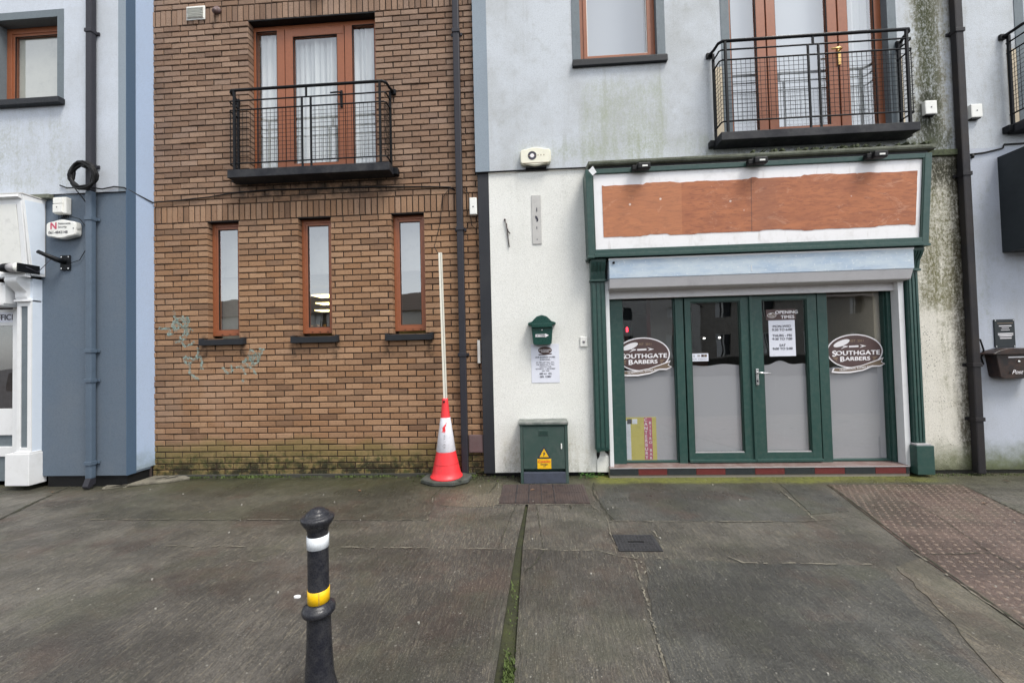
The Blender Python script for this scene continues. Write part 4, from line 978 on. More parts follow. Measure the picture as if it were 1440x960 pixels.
m.box(X0 - .01, X0 + .07, yf - .012, YR, ZB - .015, ZB + .012, G, .004); m.box(X1 - .07, X1 + .01, yf - .012, YR, ZB - .015, ZB + .012, G, .004)
m.box(X0 + .02, X1 - .02, -.17, YR, ZB - .03, ZB + .0, 'green_dark')
flare(m); fo = m.build('fascia_frame', shop)
m = MB(); m.box(X0 + .072, X1 - .068, yf + .022, yf + .035, ZB + .08, ZT - .053, 'sign_white')
# stripped area with ragged outline
pts = []
xa, xb, za, zb = .828, 4.205, 2.775, 3.362
def edge(p, q, n, amp):
    o = []; s = 0; st = 0
    for i in range(n):
        u = i / n; s = s * .8 + random.gauss(0, amp); jump = 0.0; st = (st if random.random() > .16 else random.gauss(0, amp * 2.2)); s *= .35; jump = st
        o.append((p[0] + (q[0] - p[0]) * u + (s if p[0] == q[0] else 0), p[1] + (q[1] - p[1]) * u + (s + jump if p[1] == q[1] else 0)))
    return o
pts = edge((xa, za), (xb, za), 90, .0035) + edge((xb, za), (xb, zb), 20, .0025) + edge((xb, zb), (xa, zb), 90, .0045) + edge((xa, zb), (xa, za), 16, .0015)
m.prism(pts, yf + .0185, yf + .021, 'bare_board', 'y')
flare(m); m.build('name_board', shop)
m = MB(); m.prism([(YR, 3.575), (-.300, 3.575), (-.325, 3.588), (-.325, 3.628), (-.28, 3.640), (YR, 3.672)], .665, 4.40, 'weather_wood', 'x', .004)
m.box(.70, 4.36, -.328, -.31, 3.600, 3.603, 'moss_ledge'); m.box(.72, 4.34, -.29, -.07, 3.548, 3.5745, 'rubber')  # black strip stands in for the shade in the gap under the ledge
m.box(4.40, 4.92, YR - .04, YR, 3.60, 3.668, 'moss_ledge', .006)
for i in range(180):
    x = min(4.35, max(2.2, random.gauss(3.6, .6))); r = random.uniform(.008, .022); m.prism([(x + r * math.cos(a), 3.665 + random.uniform(-.02, .012) + r * .7 * math.sin(a)) for a in (0, 1.2, 2.5, 3.7, 5)], -.22 + random.uniform(-.1, .1), -.06, 'moss_ledge', 'y')
m.build('ledge', shop)
def pilaster(x0, x1, zlo, plinth):
    m = MB(); y = -.135
    m.box(x0, x1, y, YR, zlo, 2.30, G, .003); n = 3; w = (x1 - x0)
    for i in range(3):
        a = x0 + w * (.07 + i * .32); m.box(a, a + w * .22, y - .009, y + .005, zlo + .02, 2.27, G, .004)
    m.box(x0 - .012, x1 + .012, y - .03, YR, 2.285, 2.31, G, .004)
    m.prism([(YR, 2.31), (y - .02, 2.31), (y - .03, 2.36), (y - .035, 2.40), (y - .07, 2.46), (y - .085, 2.50), (y - .088, 2.535), (YR, 2.535)], x0 - .004, x1 + .004, G, 'x', .003)
    for i in range(3):
        a = x0 + w * (.2 + i * .25); m.prism([(y - .028, 2.33), (y - .045, 2.40), (y - .082, 2.46), (y - .095, 2.50), (y - .05, 2.50), (y - .02, 2.33)], a, a + w * .1, G, 'x')
    if plinth: m.box(x0 - .03, x1 + .04, y - .05, YR, .03, .345, G, .006); m.box(x0 - .02, x1 + .02, y - .04, YR, .345, .365, 'lead_metal', .003)
    return m.build('pilaster', shop)
pilaster(.682, .842, .325, False); pilaster(4.205, 4.318, .36, True)
# rotted foot of the left pilaster
m = MB(); m.prism([(.70, .30), (.745, .315), (.84, .318), (.842, .335), (.69, .335)], -.15, YR, 'green_dark', 'y')
m.prism([(.705, .31), (.735, .31), (.74, .26), (.725, .22), (.73, .19), (.71, .20), (.70, .25)], -.066, YR, 'rubber', 'y'); m.prism([(.79, .31), (.842, .31), (.842, .24), (.82, .27), (.80, .285)], -.066, YR, 'rubber', 'y')
m.prism([(.70, .05), (.70, .19), (.74, .24), (.80, .25), (.842, .23), (.842, .05)], -.075, YR, 'white_render', 'y', .003)
m.build('rotted_foot', shop)
# shutter box and guide rails
m = MB(); m.box(.880, 4.195, -.235, -.05, 2.30, 2.525, 'shutter_paint', .004); m.box(.875, 4.20, -.238, -.22, 2.512, 2.530, 'white_paint', .002)
m.prism([(-.229, 2.30), (-.226, 2.286), (-.195, 2.195), (-.18, 2.185), (-.02, 2.178), (-.02, 2.30)], .885, 4.19, 'shutter_grey', 'x', .003)
m.tube([(.93, -.238, 2.48), (.93, -.25, 2.48)], .014, 'rubber', 10)
m.box(2.458, 2.464, -.238, -.234, 2.33, 2.40, 'white_paint')
m.build('shutter_box', shop)
m = MB(); m.box(.90, 4.18, -.045, -.015, 2.10, 2.19, 'shutter_grey', .004); m.box(.90, 4.18, -.055, -.01, 2.085, 2.11, 'shutter_grey', .005); m.build('roller_shutter', shop)
m = MB(); m.box(.850, .895, -.10, .0, .055, 2.29, 'white_paint', .004); m.build('guide_rail', shop)
m = MB(); m.box(4.130, 4.190, -.10, .0, .10, 2.20, 'white_paint', .004); m.build('guide_rail', shop)
# timber frame
YF = .04
m = MB()
m.box(.895, 1.065, YF - .03, YF + .07, .105, 2.30, G, .004); m.box(4.095, 4.30, YF - .03, YF + .07, .105, 2.30, G, .004)
m.box(1.69, 1.785, YF - .02, YF + .07, .105, 2.30, G, .004); m.box(3.325, 3.435, YF - .02, YF + .07, .105, 2.30, G, .004)
m.box(1.065, 4.095, YF - .012, YF + .07, 2.135, 2.30, 'green_dark', .003); m.box(1.785, 3.325, YF - .015, YF + .07, 2.085, 2.14, G, .003)
m.build('door_frame', shop)
m = MB(); m.box(.835, 4.135, -.139, YF + .1, .1085, .119, 'step_edge', .002); m.box(.835, 4.135, -.1425, -.1395, .107, .118, 'lead_metal', .001)
tx = .838; k = 0
m.box(.835, 4.135, -.130, YF + .1, -.03, .107, 'grout')
while tx < 4.12:
    x2 = min(tx + .326, 4.132); m.box(tx, x2 - .004, -.136, -.125, .032, .106, 'tile_black' if k % 2 == 0 else 'tile_red', .001); tx = x2; k += 1
m.build('doorstep', shop)
def film(parent, x0, x1, z0, zf, y, ph):
    v = []; n = 40
    for i in range(n + 1):
        u = i / n; x = x0 + (x1 - x0) * u; v += [(x, y, z0), (x, y, zf(u))]
    m = MB(); m.add(v, [(2 * i, 2 * i + 2, 2 * i + 3, 2 * i + 1) for i in range(n)], 'film'); m.build('frosted_film', parent)
def shopwin(x0, x1, z0, z1, zf):
    m = MB(); ring(m, x0 - .001, x1 + .001, z0, z1, (.012, .012, .022, .015), YF + .0, YF + .06, G, .003)
    w = m.build('window', shop); pane(w, x0 + .01, x1 - .01, z0 + .02, z1 - .014, YF + .022, 'glass_shop'); film(w, x0 + .012, x1 - .012, z0 + .02, zf, YF + .0485, 0)
    return w
wl = shopwin(1.065, 1.69, .122, 2.135, lambda u: 1.225 + .012 * math.sin(u * 7) + .04 * max(0, u - .5))
wr = shopwin(3.435, 4.095, .122, 2.135, lambda u: 1.20 + .10 * min(1, u * 1.5) * (1 if u < .7 else 1))
def door(x0, x1, gx0, gx1, zf):
    m = MB(); y0, y1 = YF - .025, YF + .03
    m.box(x0, gx0, y0, y1, .135, 2.08, G, .004); m.box(gx1, x1, y0, y1, .135, 2.08, G, .004); m.box(gx0 - .001, gx1 + .001, y0 + .001, y1, .135, .24, G, .003); m.box(gx0 - .001, gx1 + .001, y0 + .001, y1, 2.03, 2.08, G, .003)
    ring(m, gx0, gx1, .24, 2.03, .010, y0 + .010, y1 - .004, 'green_dark', 0); m.box(gx0 + .01, gx1 - .01, y0 + .004, y0 + .02, .24, .252, 'lead_metal')
    m.box(x0, x1, y0 - .02, y0 + .01, .13, .165, G, .005)
    d = m.build('door', shop); pane(d, gx0 + .006, gx1 - .006, .246, 2.024, YF, 'glass_shop'); film(d, gx0 + .008, gx1 - .008, .25, zf, YF + .0255, 0)
    return d
dl = door(1.80, 2.548, 1.865, 2.445, lambda u: 1.272 + .010 * math.sin(u * 8 + 2.4))
dr = door(2.556, 3.312, 2.690, 3.205, lambda u: 1.262 + .040 * math.exp(-((u - .42) / .2) ** 2) - .006 * math.sin(u * 12))
m = MB(); m.box(2.542, 2.572, YF - .045, YF - .02, .135, 2.08, G, .004); m.build('door_bead', dr)
m = MB(); y = YF - .028
m.box(2.592, 2.624, y - .010, y + .002, 1.03, 1.22, 'chrome', .004); m.tube([(2.608, y, 1.175), (2.608, y - .045, 1.175), (2.625, y - .05, 1.175), (2.735, y - .05, 1.165)], .0095, 'chrome', 8); m.disc(2.608, 1.075, .009, .014, y - .012, 'rubber', 10); m.build('handle', dr)
# logos, notices
def logo(m, cx, cz, s, y, strip=True):
    """oval sign, s = half width"""
    h = s * .64; e = .0012
    m.disc(cx, cz + .02 * s, s, h, y, 'white_letter', 56); m.disc(cx, cz + .02 * s, s * .955, h * .93, y - e, 'ink_brown', 56)
    rb = [(-.74, -.60), (-.3, -.62), (.2, -.54), (.62, -.40), (.98, -.28), (.90, -.40), (1.02, -.46), (.86, -.52), (.60, -.52), (.25, -.66), (-.2, -.72), (-.6, -.72), (-.80, -.70)]
    m.poly([(cx + a * s * 1.0, cz + b * s * 1.02) for a, b in [(-.80, -.58), (-.3, -.58), (.2, -.50), (.62, -.36), (1.02, -.22), (.93, -.38), (1.06, -.46), (.86, -.56), (.60, -.56), (.25, -.70), (-.2, -.77), (-.6, -.77), (-.86, -.74)]], y - 2 * e, 'white_letter')
    m.poly([(cx + a * s, cz + b * s) for a, b in rb], y - 3 * e, 'beige_band')
    m.disc(cx - .46 * s, cz + .33 * s, .31 * s, .105 * s, y - 2 * e, 'white_letter', 24, .36)
    z = cz + .20 * s
    m.poly([(cx - .20 * s, z - .035 * s), (cx + .14 * s, z - .025 * s), (cx + .14 * s, z + .04 * s), (cx - .20 * s, z + .03 * s)], y - 2 * e, 'white_letter')
    m.poly([(cx + .17 * s, z + .075 * s), (cx + .42 * s, z + .01 * s), (cx + .17 * s, z - .055 * s), (cx + .27 * s, z + .01 * s)], y - 2 * e, 'white_letter')
    m.poly([(cx - .23 * s, z + .02 * s), (cx - .34 * s, z + .035 * s), (cx - .50 * s, z - .09 * s), (cx - .40 * s, z - .05 * s)], y - 2 * e, 'white_letter'); m.poly([(cx - .23 * s, z - .01 * s), (cx - .34 * s, z - .03 * s), (cx - .47 * s, z + .05 * s), (cx - .36 * s, z + .02 * s)], y - 3 * e, 'white_letter')
    m.text('EST. 2011', cx + .10 * s, cz + .40 * s, y - 2 * e, .12 * s, 'tan_letter', bold=.01)
    m.text('S', cx - .735 * s, cz - .062 * s, y - 2 * e, .31 * s, 'white_letter', bold=.045, sx=1.1); m.text('OUTHGATE', cx + .105 * s, cz - .045 * s, y - 2 * e, .225 * s, 'white_letter', bold=.05, sx=1.26, space=1.05)
    m.text('B', cx - .46 * s, cz - .275 * s, y - 2 * e, .27 * s, 'white_letter', bold=.045, sx=1.1); m.text('ARBERS', cx + .09 * s, cz - .262 * s, y - 2 * e, .20 * s, 'white_letter', bold=.05, sx=1.28, space=1.03)
    for sg in (-1, 1):
        for k in range(3): m.poly([(cx + sg * (.62 + k * .015) * s, cz - (.20 + k * .05) * s), (cx + sg * (.80 - k * .05) * s, cz - (.19 + k * .055) * s), (cx + sg * (.78 - k * .05) * s, cz - (.215 + k * .055) * s), (cx + sg * (.62 + k * .015) * s, cz - (.225 + k * .05) * s)], y - 2 * e, 'tan_letter')
    m.text('TRADITIONAL BARBER SHOP', cx + .02 * s, cz - .612 * s, y - 4 * e, .085 * s, 'white_letter', bold=.02, sx=1.1, rot=.11)
m = MB(); logo(m, 1.305, 1.412, .322, YF + .017); m.build('logo_sign', wl)
m = MB(); logo(m, 3.752, 1.392, .315, YF + .017); m.build('logo_sign', wr)
m = MB(); y = YF - .003
m.box(2.775, 3.075, y - .001, y + .001, 1.36, 1.785, 'paper'); hy = y - .003
m.box(2.75, 3.09, y - .0005, y + .001, 1.79, 1.915, 'ink_brown')
m.text('OPENING', 2.985, 1.877, hy, .052, 'white_letter', bold=.04, sx=1.15); m.text('TIMES', 2.995, 1.82, hy, .052, 'white_letter', bold=.04, sx=1.15)
m.disc(2.815, 1.845, .052, .030, hy, 'white_letter', 24); m.disc(2.815, 1.845, .047, .026, hy - .001, 'beige_band', 24); m.disc(2.80, 1.862, .018, .006, hy - .002, 'white_letter', 12, .3); m.text('SOUTHGATE', 2.815, 1.843, hy - .002, .013, 'white_letter'); m.text('BARBERS', 2.815, 1.83, hy - .002, .013, 'white_letter')
for txt, z in (('MON-WED', 1.712), ('9:30 TO 6:00', 1.672), ('THURS - FRI', 1.603), ('9:30 TO 7:00', 1.563), ('SAT', 1.488), ('9:00 TO 5:00', 1.448)): m.text(txt, 2.925, z, hy, .040, 'ink', bold=.022, sx=1.05)
m.build('opening_hours_sign', dr)
m = MB(); m.box(1.868, 2.068, YF - .004, YF - .002, 1.322, 1.415, 'paper'); yy = YF - .0055
m.box(1.985, 2.015, yy, yy + .001, 1.372, 1.402, 'ink_brown'); m.box(2.02, 2.05, yy, yy + .001, 1.372, 1.402, 'beige_band'); m.box(1.94, 1.97, yy, yy + .001, 1.375, 1.40, 'lead_metal'); m.text('i', 1.90, 1.385, yy, .05, 'ink', bold=.02)
m.text('CCTV', 1.905, 1.345, yy, .02, 'ink'); m.text('IN OPERATION', 2.0, 1.345, yy, .016, 'ink'); m.build('sticker', dl)
# interior of the shop
room(shop, .9, 4.22, YF + .10, 4.2, .10, 2.75, 'interior_dark')
m = MB(); m.box(4.045, 4.20, YF + .095, 1.2, .11, 2.7, 'cream_patch'); m.build('inner_wall', shop)
m = MB(); m.box(1.65, 1.95, .9, 1.1, .1, 2.2, 'interior', .01); m.build('inner_column', shop)
m = MB(); m.box(1.05, 1.50, 1.6, 2.0, .1, 1.85, 'interior_wood', .01); m.box(2.1, 3.1, 2.5, 3.0, .1, 1.4, 'interior_wood', .01)
for i in range(4): m.box(1.08, 1.47, 1.585, 1.6, .4 + i * .35, .43 + i * .35, 'interior_dark')
m.box(2.0, 3.2, 3.4, 3.5, 1.2, 2.2, 'interior', .01)
tag(m.build('shop_cabinet'), 'dark red wooden cabinets inside the barber shop behind its glass', 'cabinet')
g = 'small lamps inside the barber shop'
m = MB(); m.box(1.335, 1.36, 1.0, 1.03, 1.73, 1.80, 'lamp_red', .008); tag(m.build('warning_lamp'), 'small red lamp glowing inside the left window of the barber shop', 'lamp')
for (x, z, l) in ((2.60, 1.62, 'left'), (2.83, 1.625, 'right')):
    m = MB(); m.tube([(x, 1.40, z), (x, 1.43, z)], .011, 'lamp_white', 12); m.tube([(x, 1.43, z), (x, 1.50, z + .02)], .02, 'plastic_white', 12); tag(m.build('spotlight'), 'small white spotlight glowing behind the left door of the barber shop, the %s of two' % l, 'lamp', g)
m = MB(); y = .0842; m.box(1.075, 1.445, y, y + .003, .145, .66, 'bann_yellow'); m.box(1.30, 1.395, y - .0005, y + .001, .15, .655, 'bann_pink'); m.box(1.08, 1.14, y - .0005, y + .001, .15, .62, 'paper'); m.box(1.10, 1.155, y - .001, y + .001, .58, .64, 'ink'); m.box(1.16, 1.22, y - .001, y + .001, .58, .64, 'paper')
for k, ch in enumerate('CANTERBURY'): m.text(ch, 1.322, .625 - k * .050, y - .001, .055, 'white_letter', bold=.02)
for k, ch in enumerate('BISTRO BAR'): m.text(ch, 1.372, .590 - k * .047, y - .001, .045, 'white_letter', bold=.02)
tag(m.build('banner'), 'yellow banner with a pink lettered strip standing low in the left shop window', 'banner')

# floodlights on the fascia
for (x, l) in ((1.272, 'left'), (2.53, 'middle'), (3.775, 'right')):
    m = MB(); z = 3.515
    m.box(x - .075, x + .065, -.40, -.32, z - .032, z + .038, 'rubber', .014); m.box(x - .028, x + .03, -.403, -.398, z - .012, z + .006, 'plastic_white', .001); m.tube([(x - .07, -.36, z - .01), (x - .07, -.33, z + .05), (x + .07, -.33, z + .05), (x + .07, -.36, z - .01)], .006, 'metal_black', 6)
    m.box(x - .13, x - .07, -.37, -.31, z - .03, z + .025, 'rubber', .008); m.box(x - .02, x + .02, -.34, -.2, z + .03, z + .05, 'metal_black', .003)
    tag(m.build('floodlight'), 'small black floodlight on top of the green fascia, the %s one of three' % l, 'floodlight', 'floodlights on the green fascia')
m = MB(); m.add([(.655, -.375, 3.50), (.705, -.38, 3.545), (.745, -.378, 3.475), (.70, -.376, 3.44)], [(0, 3, 2, 1)], 'white_paint'); m.add([(.655, -.373, 3.50), (.705, -.378, 3.545), (.70, -.34, 3.50)], [(0, 1, 2)], 'white_paint'); tag(m.build('torn_paper'), 'torn scrap of white card caught on the top left corner of the green fascia', 'paper')

# items on the white wall
m, cx, cz = alarm('a', '', -.113, .255, 3.697, 3.925, YR, 'plastic_cream'); ya = YR - .077
m.disc(cx - .04, cz + .008, .052, .052, ya, 'ink', 28); m.disc(cx - .04, cz + .008, .024, .024, ya - .001, 'white_letter', 20); m.disc(cx - .075, cz + .006, .009, .007, ya - .001, 'tan_letter', 8); m.disc(cx - .007, cz + .008, .008, .006, ya - .001, 'tan_letter', 8)
for k in range(3): m.disc(cx + .03 + k * .035, cz + .010, .006, .009, ya, 'tan_letter', 8)
m.box(cx - .15, cx + .15, ya - .001, ya + .01, cz - .082, cz - .077, 'tan_letter'); m.box(cx - .12, cx + .13, YR - .05, YR - .002, 3.683, 3.705, 'rubber', .005)  # black strip below the box stands in for the shade beneath it
tag(m.build('alarm_box'), 'cream burglar alarm box with a round black emblem above the white wall', 'alarm box')
m = MB(); m.box(.010, .122, YR - .010, YR, 2.775, 3.368, 'grey_panel', .003); m.disc(.07, 3.19, .006, .03, YR - .012, 'ink', 8); m.disc(.065, 3.09, .014, .03, YR - .012, 'ink', 9, .4); m.disc(.075, 3.06, .01, .02, YR - .012, 'ink', 9, -.4); m.disc(.066, 2.97, .005, .02, YR - .012, 'ink', 8); m.disc(.066, 2.83, .007, .007, YR - .012, 'ink', 8)
tag(m.build('blanking_plate'), 'narrow upright grey plate on the white wall below the cream alarm box', 'plate')
m = MB(); m.tube([(-.318, YR - .012, 3.085), (-.305, YR - .02, 3.03), (-.285, YR - .018, 2.95), (-.258, YR - .012, 2.915), (-.275, YR - .02, 2.93), (-.30, YR - .02, 3.0)], .006, 'iron', 6); m.tube([(-.30, YR - .012, 3.04), (-.288, YR - .014, 2.9), (-.272, YR - .012, 2.75)], .007, 'iron', 6); m.tube([(-.318, YR, 3.085), (-.318, YR - .02, 3.085)], .012, 'iron', 6)
tag(m.build('wall_hook'), 'bent rusty wire hook on the white wall left of the grey plate', 'hook')
# green letterbox
lb = thing('letterbox', 'green metal letterbox with an arched hood on the white wall', 'letterbox', (.09, YR, 1.57))
m = MB(); LG = 'letter_green'
m.prism([(-.035, 1.83), (-.012, 1.575), (.010, 1.562), (.180, 1.562), (.203, 1.575), (.225, 1.83)], YR - .10, YR, LG, 'y', .006)
m.build('box', lb)
m = MB(); hood = [(-.068, 1.795), (-.068, 1.822), (-.02, 1.838), (.00, 1.862), (.035, 1.895), (.092, 1.912), (.150, 1.895), (.185, 1.862), (.205, 1.838), (.255, 1.822), (.255, 1.795)]
m.prism(hood, YR - .118, YR, LG, 'y', .004); m.box(-.03, .215, YR - .128, YR - .09, 1.765, 1.812, LG, .006); m.build('hood', lb)
m = MB(); y = YR - .102; m.box(.0, .19, y - .003, y + .01, 1.755, 1.764, 'green_dark'); m.prism([(.015, 1.655), (.13, 1.655), (.13, 1.648), (.172, 1.672), (.13, 1.695), (.13, 1.687), (.015, 1.687)], y - .003, y + .004, 'white_letter', 'y'); m.text('LETTERS', .075, 1.671, y - .004, .030, 'ink', bold=.03); m.tube([(.094, y - .006, 1.735), (.094, y + .002, 1.735)], .009, 'chrome', 10); m.build('label_plate', lb)
# moving notice
m = MB(); y = YR - .0045; m.box(-.042, .292, y, YR - .001, 1.112, 1.572, 'paper', .0)
yy = y - .0015; m.disc(.125, 1.497, .082, .045, yy, 'ink_brown', 32); m.poly([(.045, 1.452), (.21, 1.46), (.20, 1.448), (.12, 1.440), (.05, 1.440)], yy, 'ink_brown'); m.text('SOUTHGATE', .125, 1.500, yy - .001, .022, 'white_letter', bold=.03, sx=1.1); m.text('BARBERS', .125, 1.480, yy - .001, .020, 'white_letter', bold=.03, sx=1.1)
for txt, z, sz in (('OUR BUSINESS STORE', 1.414, .024), ('IS MOVING,', 1.386, .024), ('AT THE LAST MALL, ETC.', 1.352, .020), ('THE BARRACKS, IT WILL', 1.327, .020), ('CONTACT FOR', 1.302, .020), ('SATURDAY 11 SEPTEMBER', 1.277, .020), ('ANY TIME', 1.252, .020), ('085 61 155', 1.218, .032), ('085 12887', 1.182, .032)): m.text(txt, .125, z, yy, sz, 'ink', bold=.02)
tag(m.build('notice'), 'white paper notice with a brown oval logo below the green letterbox', 'notice')
m = MB(); m.box(.545, .63, YR - .018, YR, 1.53, 1.645, 'plastic_white', .006); m.tube([(.587, YR - .018, 1.59), (.587, YR - .024, 1.59)], .016, 'lead_metal', 12); m.disc(.587, 1.59, .006, .006, YR - .026, 'ink', 8); tag(m.build('doorbell'), 'small white doorbell on the white wall beside the green shopfront', 'doorbell')
# small things on the brick wall
m = MB(); m.box(-.745, -.655, -.075, 0, 3.165, 3.375, 'plastic_white', .012); m.disc(-.70, 3.26, .009, .009, -.077, 'ink', 8); tag(m.build('junction_box'), 'white junction box high on the brick wall right of the drainpipe', 'junction box')
m = MB(); m.box(-.822, -.645, -.045, 0, .285, .495, 'maroon_box', .004); m.box(-.812, -.655, -.049, -.044, .295, .485, 'maroon_box', .002); tag(m.build('meter_box'), 'square maroon grey meter box low on the brick wall behind the cone', 'meter box')
m = MB(); m.box(-.690, -.655, -.05, 0, 1.36, 1.64, 'grey_panel', .004); tag(m.build('cover_strip'), 'thin upright grey cover at the right end of the brick wall', 'cover')
for (a, b, z0, z1, lb_) in ((4.512, 4.640, 4.075, 4.232, 'small white square box on the black stained wall left of the rusty drainpipe'), (5.000, 5.122, 4.008, 4.162, 'small white square box on the pale wall right of the rusty drainpipe')):
    m = MB(); m.box(a, b, YR - .05, YR, z0, z1, 'plastic_white', .010); m.disc((a + b) / 2, (z0 + z1) / 2, .008, .008, YR - .052, 'ink', 8); m.box(a + .01, b - .02, YR - .045, YR, z0 - .012, z0, 'rubber'); tag(m.build('junction_box'), lb_, 'junction box')
m = MB(); m.tube([(4.95, YR - .012, 3.60), (5.15, YR - .015, 3.615), (5.35, YR - .015, 3.655), (5.37, YR - .012, 3.70), (6.2, YR - .012, 3.71), (7.5, YR - .012, 3.70)], .009, 'rubber', 6); m.tube([(5.03, YR - .012, 3.60), (5.02, YR - .02, 3.56)], .014, 'rubber', 6); tag(m.build('cable'), 'dark cable along the wall at the right edge above the projecting sign', 'cable'); m = MB(); m.tube([(4.95, YR - .012, 1.52), (5.0, YR - .02, 1.50), (5.03, YR - .02, 1.38), (5.0, YR - .02, 1.30), (5.02, YR - .02, 1.22)], .008, 'rubber', 6)
tag(m.build('cable'), 'short loose cable between the rusty drainpipe and the brown letterbox', 'cable')
m = MB(); m.box(5.298, 7.6, YR - .30, YR, 2.47, 3.56, 'sign_dark', .006); tag(m.build('projecting_sign'), 'dark charcoal sign box projecting from the wall at the right edge', 'sign')
m = MB(); m.box(5.16, 5.375, YR - .016, YR, 1.405, 1.72, 'sign_dark', .004); y = YR - .018
m.box(5.19, 5.355, y, y + .003, 1.672, 1.680, 'beige_band')
for z, w_, h_ in ((1.645, .13, .010), (1.622, .075, .006), (1.600, .09, .006), (1.560, .16, .010), (1.545, .16, .008), (1.530, .13, .008), (1.508, .12, .010)): m.text('IIIIIIIIIIIIIIIIII'[:int(w_ * 110)], 5.272, z, y, h_ * 1.6, 'white_letter', bold=.12, sx=w_ / (int(w_ * 110) * h_ * .5)) if False else m.box(5.272 - w_ / 2, 5.272 + w_ / 2, y, y + .003, z - h_ / 2, z + h_ / 2, 'white_letter')
for a in (5.172, 5.362):
    for z in (1.418, 1.708): m.disc(a, z, .006, .006, y, 'chrome', 8)
tag(m.build('wall_plaque'), 'small charcoal wall plaque with lines of white writing above the brown letterbox', 'plaque')
lb = thing('letterbox', 'dark brown letterbox with a rusty curved hood at the right edge', 'letterbox', (5.22, YR, 1.05)); K = 'box_brown'
m = MB(); m.prism([(5.05, 1.335), (5.085, 1.085), (5.12, 1.065), (5.42, 1.065), (5.455, 1.085), (5.475, 1.335)], YR - .12, YR, K, 'y', .006); m.build('box', lb)
m = MB(); m.prism([(4.995, 1.330), (5.0, 1.345), (5.06, 1.375), (5.14, 1.395), (5.20, 1.400), (5.27, 1.392), (5.34, 1.398), (5.42, 1.38), (5.50, 1.345), (5.505, 1.328)], YR - .15, YR, K, 'y', .004); m.build('hood', lb)
m = MB(); y = YR - .122; m.box(5.17, 5.35, y - .004, y + .004, 1.292, 1.305, 'white_letter', .001); m.tube([(5.275, y - .006, 1.25), (5.275, y, 1.25)], .012, 'chrome', 10); m.text('Post', 5.25, 1.135, y - .003, .062, 'white_letter', bold=.01, shear=.4); m.disc(5.18, 1.13, .012, .012, y - .003, 'rubber', 10); m.build('label_plate', lb)

# electrical cabinet
cab = thing('electrical_cabinet', 'low green metal electrical cabinet with a yellow warning sign', 'cabinet', (.075, -.2, 0)); y0 = -.31
m = MB(); CG = 'cab_green'
m.box(-.190, -.158, y0, YR, 0, .672, CG, .004); m.box(.316, .350, y0, YR, 0, .672, CG, .004); m.box(-.158, .316, y0 + .06, YR, .0, .66, 'green_dark'); m.box(-.200, .358, y0 - .012, YR, .662, .686, 'cab_cap', .004); m.box(-.196, .354, y0 - .006, YR, .648, .664, 'green_dark', .002)
m.build('body', cab)
m = MB(); m.box(-.156, .314, y0 + .006, y0 + .03, .160, .640, CG, .004); m.box(.02, .135, y0 + .002, y0 + .01, .535, .60, CG, .003)
for k in range(3): m.box(.03, .125, y0 - .001, y0 + .004, .548 + k * .016, .554 + k * .016, 'green_dark')
d = m.build('door', cab); m = MB(); m.box(.268, .282, y0 - .004, y0 + .008, .385, .445, 'plastic_white', .003); m.build('handle', d)
m = MB(); m.box(-.158, .316, y0 - .004, y0 + .05, .0, .125, 'cab_base', .006); m.mats; m.build('base', cab)
m = MB(); y = y0 + .004; cx = .078
m.box(cx - .078, cx + .078, y - .003, y + .003, .165, .275, 'yellow_sign', .001); m.poly([(cx - .072, .285), (cx + .072, .285), (cx, .418)], y - .004, 'ink'); m.poly([(cx - .052, .296), (cx + .052, .296), (cx, .392)], y - .006, 'yellow_sign')
m.poly([(cx + .012, .368), (cx - .014, .335), (cx - .002, .335), (cx - .010, .315), (cx - .004, .305), (cx + .014, .343), (cx + .001, .343)], y - .0075, 'ink'); m.text('Contúirt', cx, .247, y - .005, .040, 'cone_red', bold=.02); m.text('Danger', cx, .216, y - .005, .028, 'ink', bold=.02); m.text('ESB', cx, .190, y - .005, .018, 'ink')
m.build('warning_sign', cab)

# traffic cone
cone = thing('traffic_cone', 'red and white traffic cone by the brick wall, with a white pole in its top', 'traffic cone', (-1.06, -.22, 0)); cx, cy = -1.06, -.215
m = MB(); m.prism([(cx + .30 * math.cos(a) + .01 * math.sin(3 * a), cy + .215 * math.sin(a)) for a in [R(22.5 + 45 * k) for k in range(8)]], .004, .058, 'rock_base', 'z', .012)
for k in range(4): m.box(cx + .14 + k * .018, cx + .15 + k * .018, cy - .16, cy - .02, .058, .064, 'rock_base')
m.build('base', cone)
m = MB(); m.lathe([(.184, .056), (.188, .066), (.183, .078), (.172, .082), (.160, .13), (.140, .22), (.110, .36)], cx, cy, 'cone_red', 40); m.lathe([(.139, .22), (.1435, .222), (.139, .228)], cx, cy, 'cone_red', 40); m.build('lower_shell', cone); m = MB(); m.lathe([(.0565, .742), (.048, .80), (.036, .93), (.034, .955), (.028, .965), (0.0, .968)], cx, cy, 'cone_red', 32); m.tube([(cx - .004, cy - .042, .93), (cx - .004, cy - .030, .93)], .012, 'rubber', 10)
m.build('upper_shell', cone)
m = MB(); m.lathe([(.110, .356), (.1125, .360), (.0580, .740), (.0562, .744)], cx, cy, 'cone_white', 40)
z = .615; 
def onc(a, z_): r = .1125 + (.058 - .1125) * (z_ - .36) / .38 + .0015; return (cx + r * math.sin(a), cy - r * math.cos(a), z_)
m.build('reflective_sleeve', cone)
m = MB(); red = [(-.42, .585), (-.25, .60), (-.28, .635), (-.05, .655), (.40, .700), (.42, .695), (.30, .655), (.12, .640), (.22, .61), (.10, .57), (-.02, .60), (-.10, .575), (-.22, .59)]
m.add([onc(a, z_) for a, z_ in red], [tuple(range(len(red)))[::1]], 'cone_red')
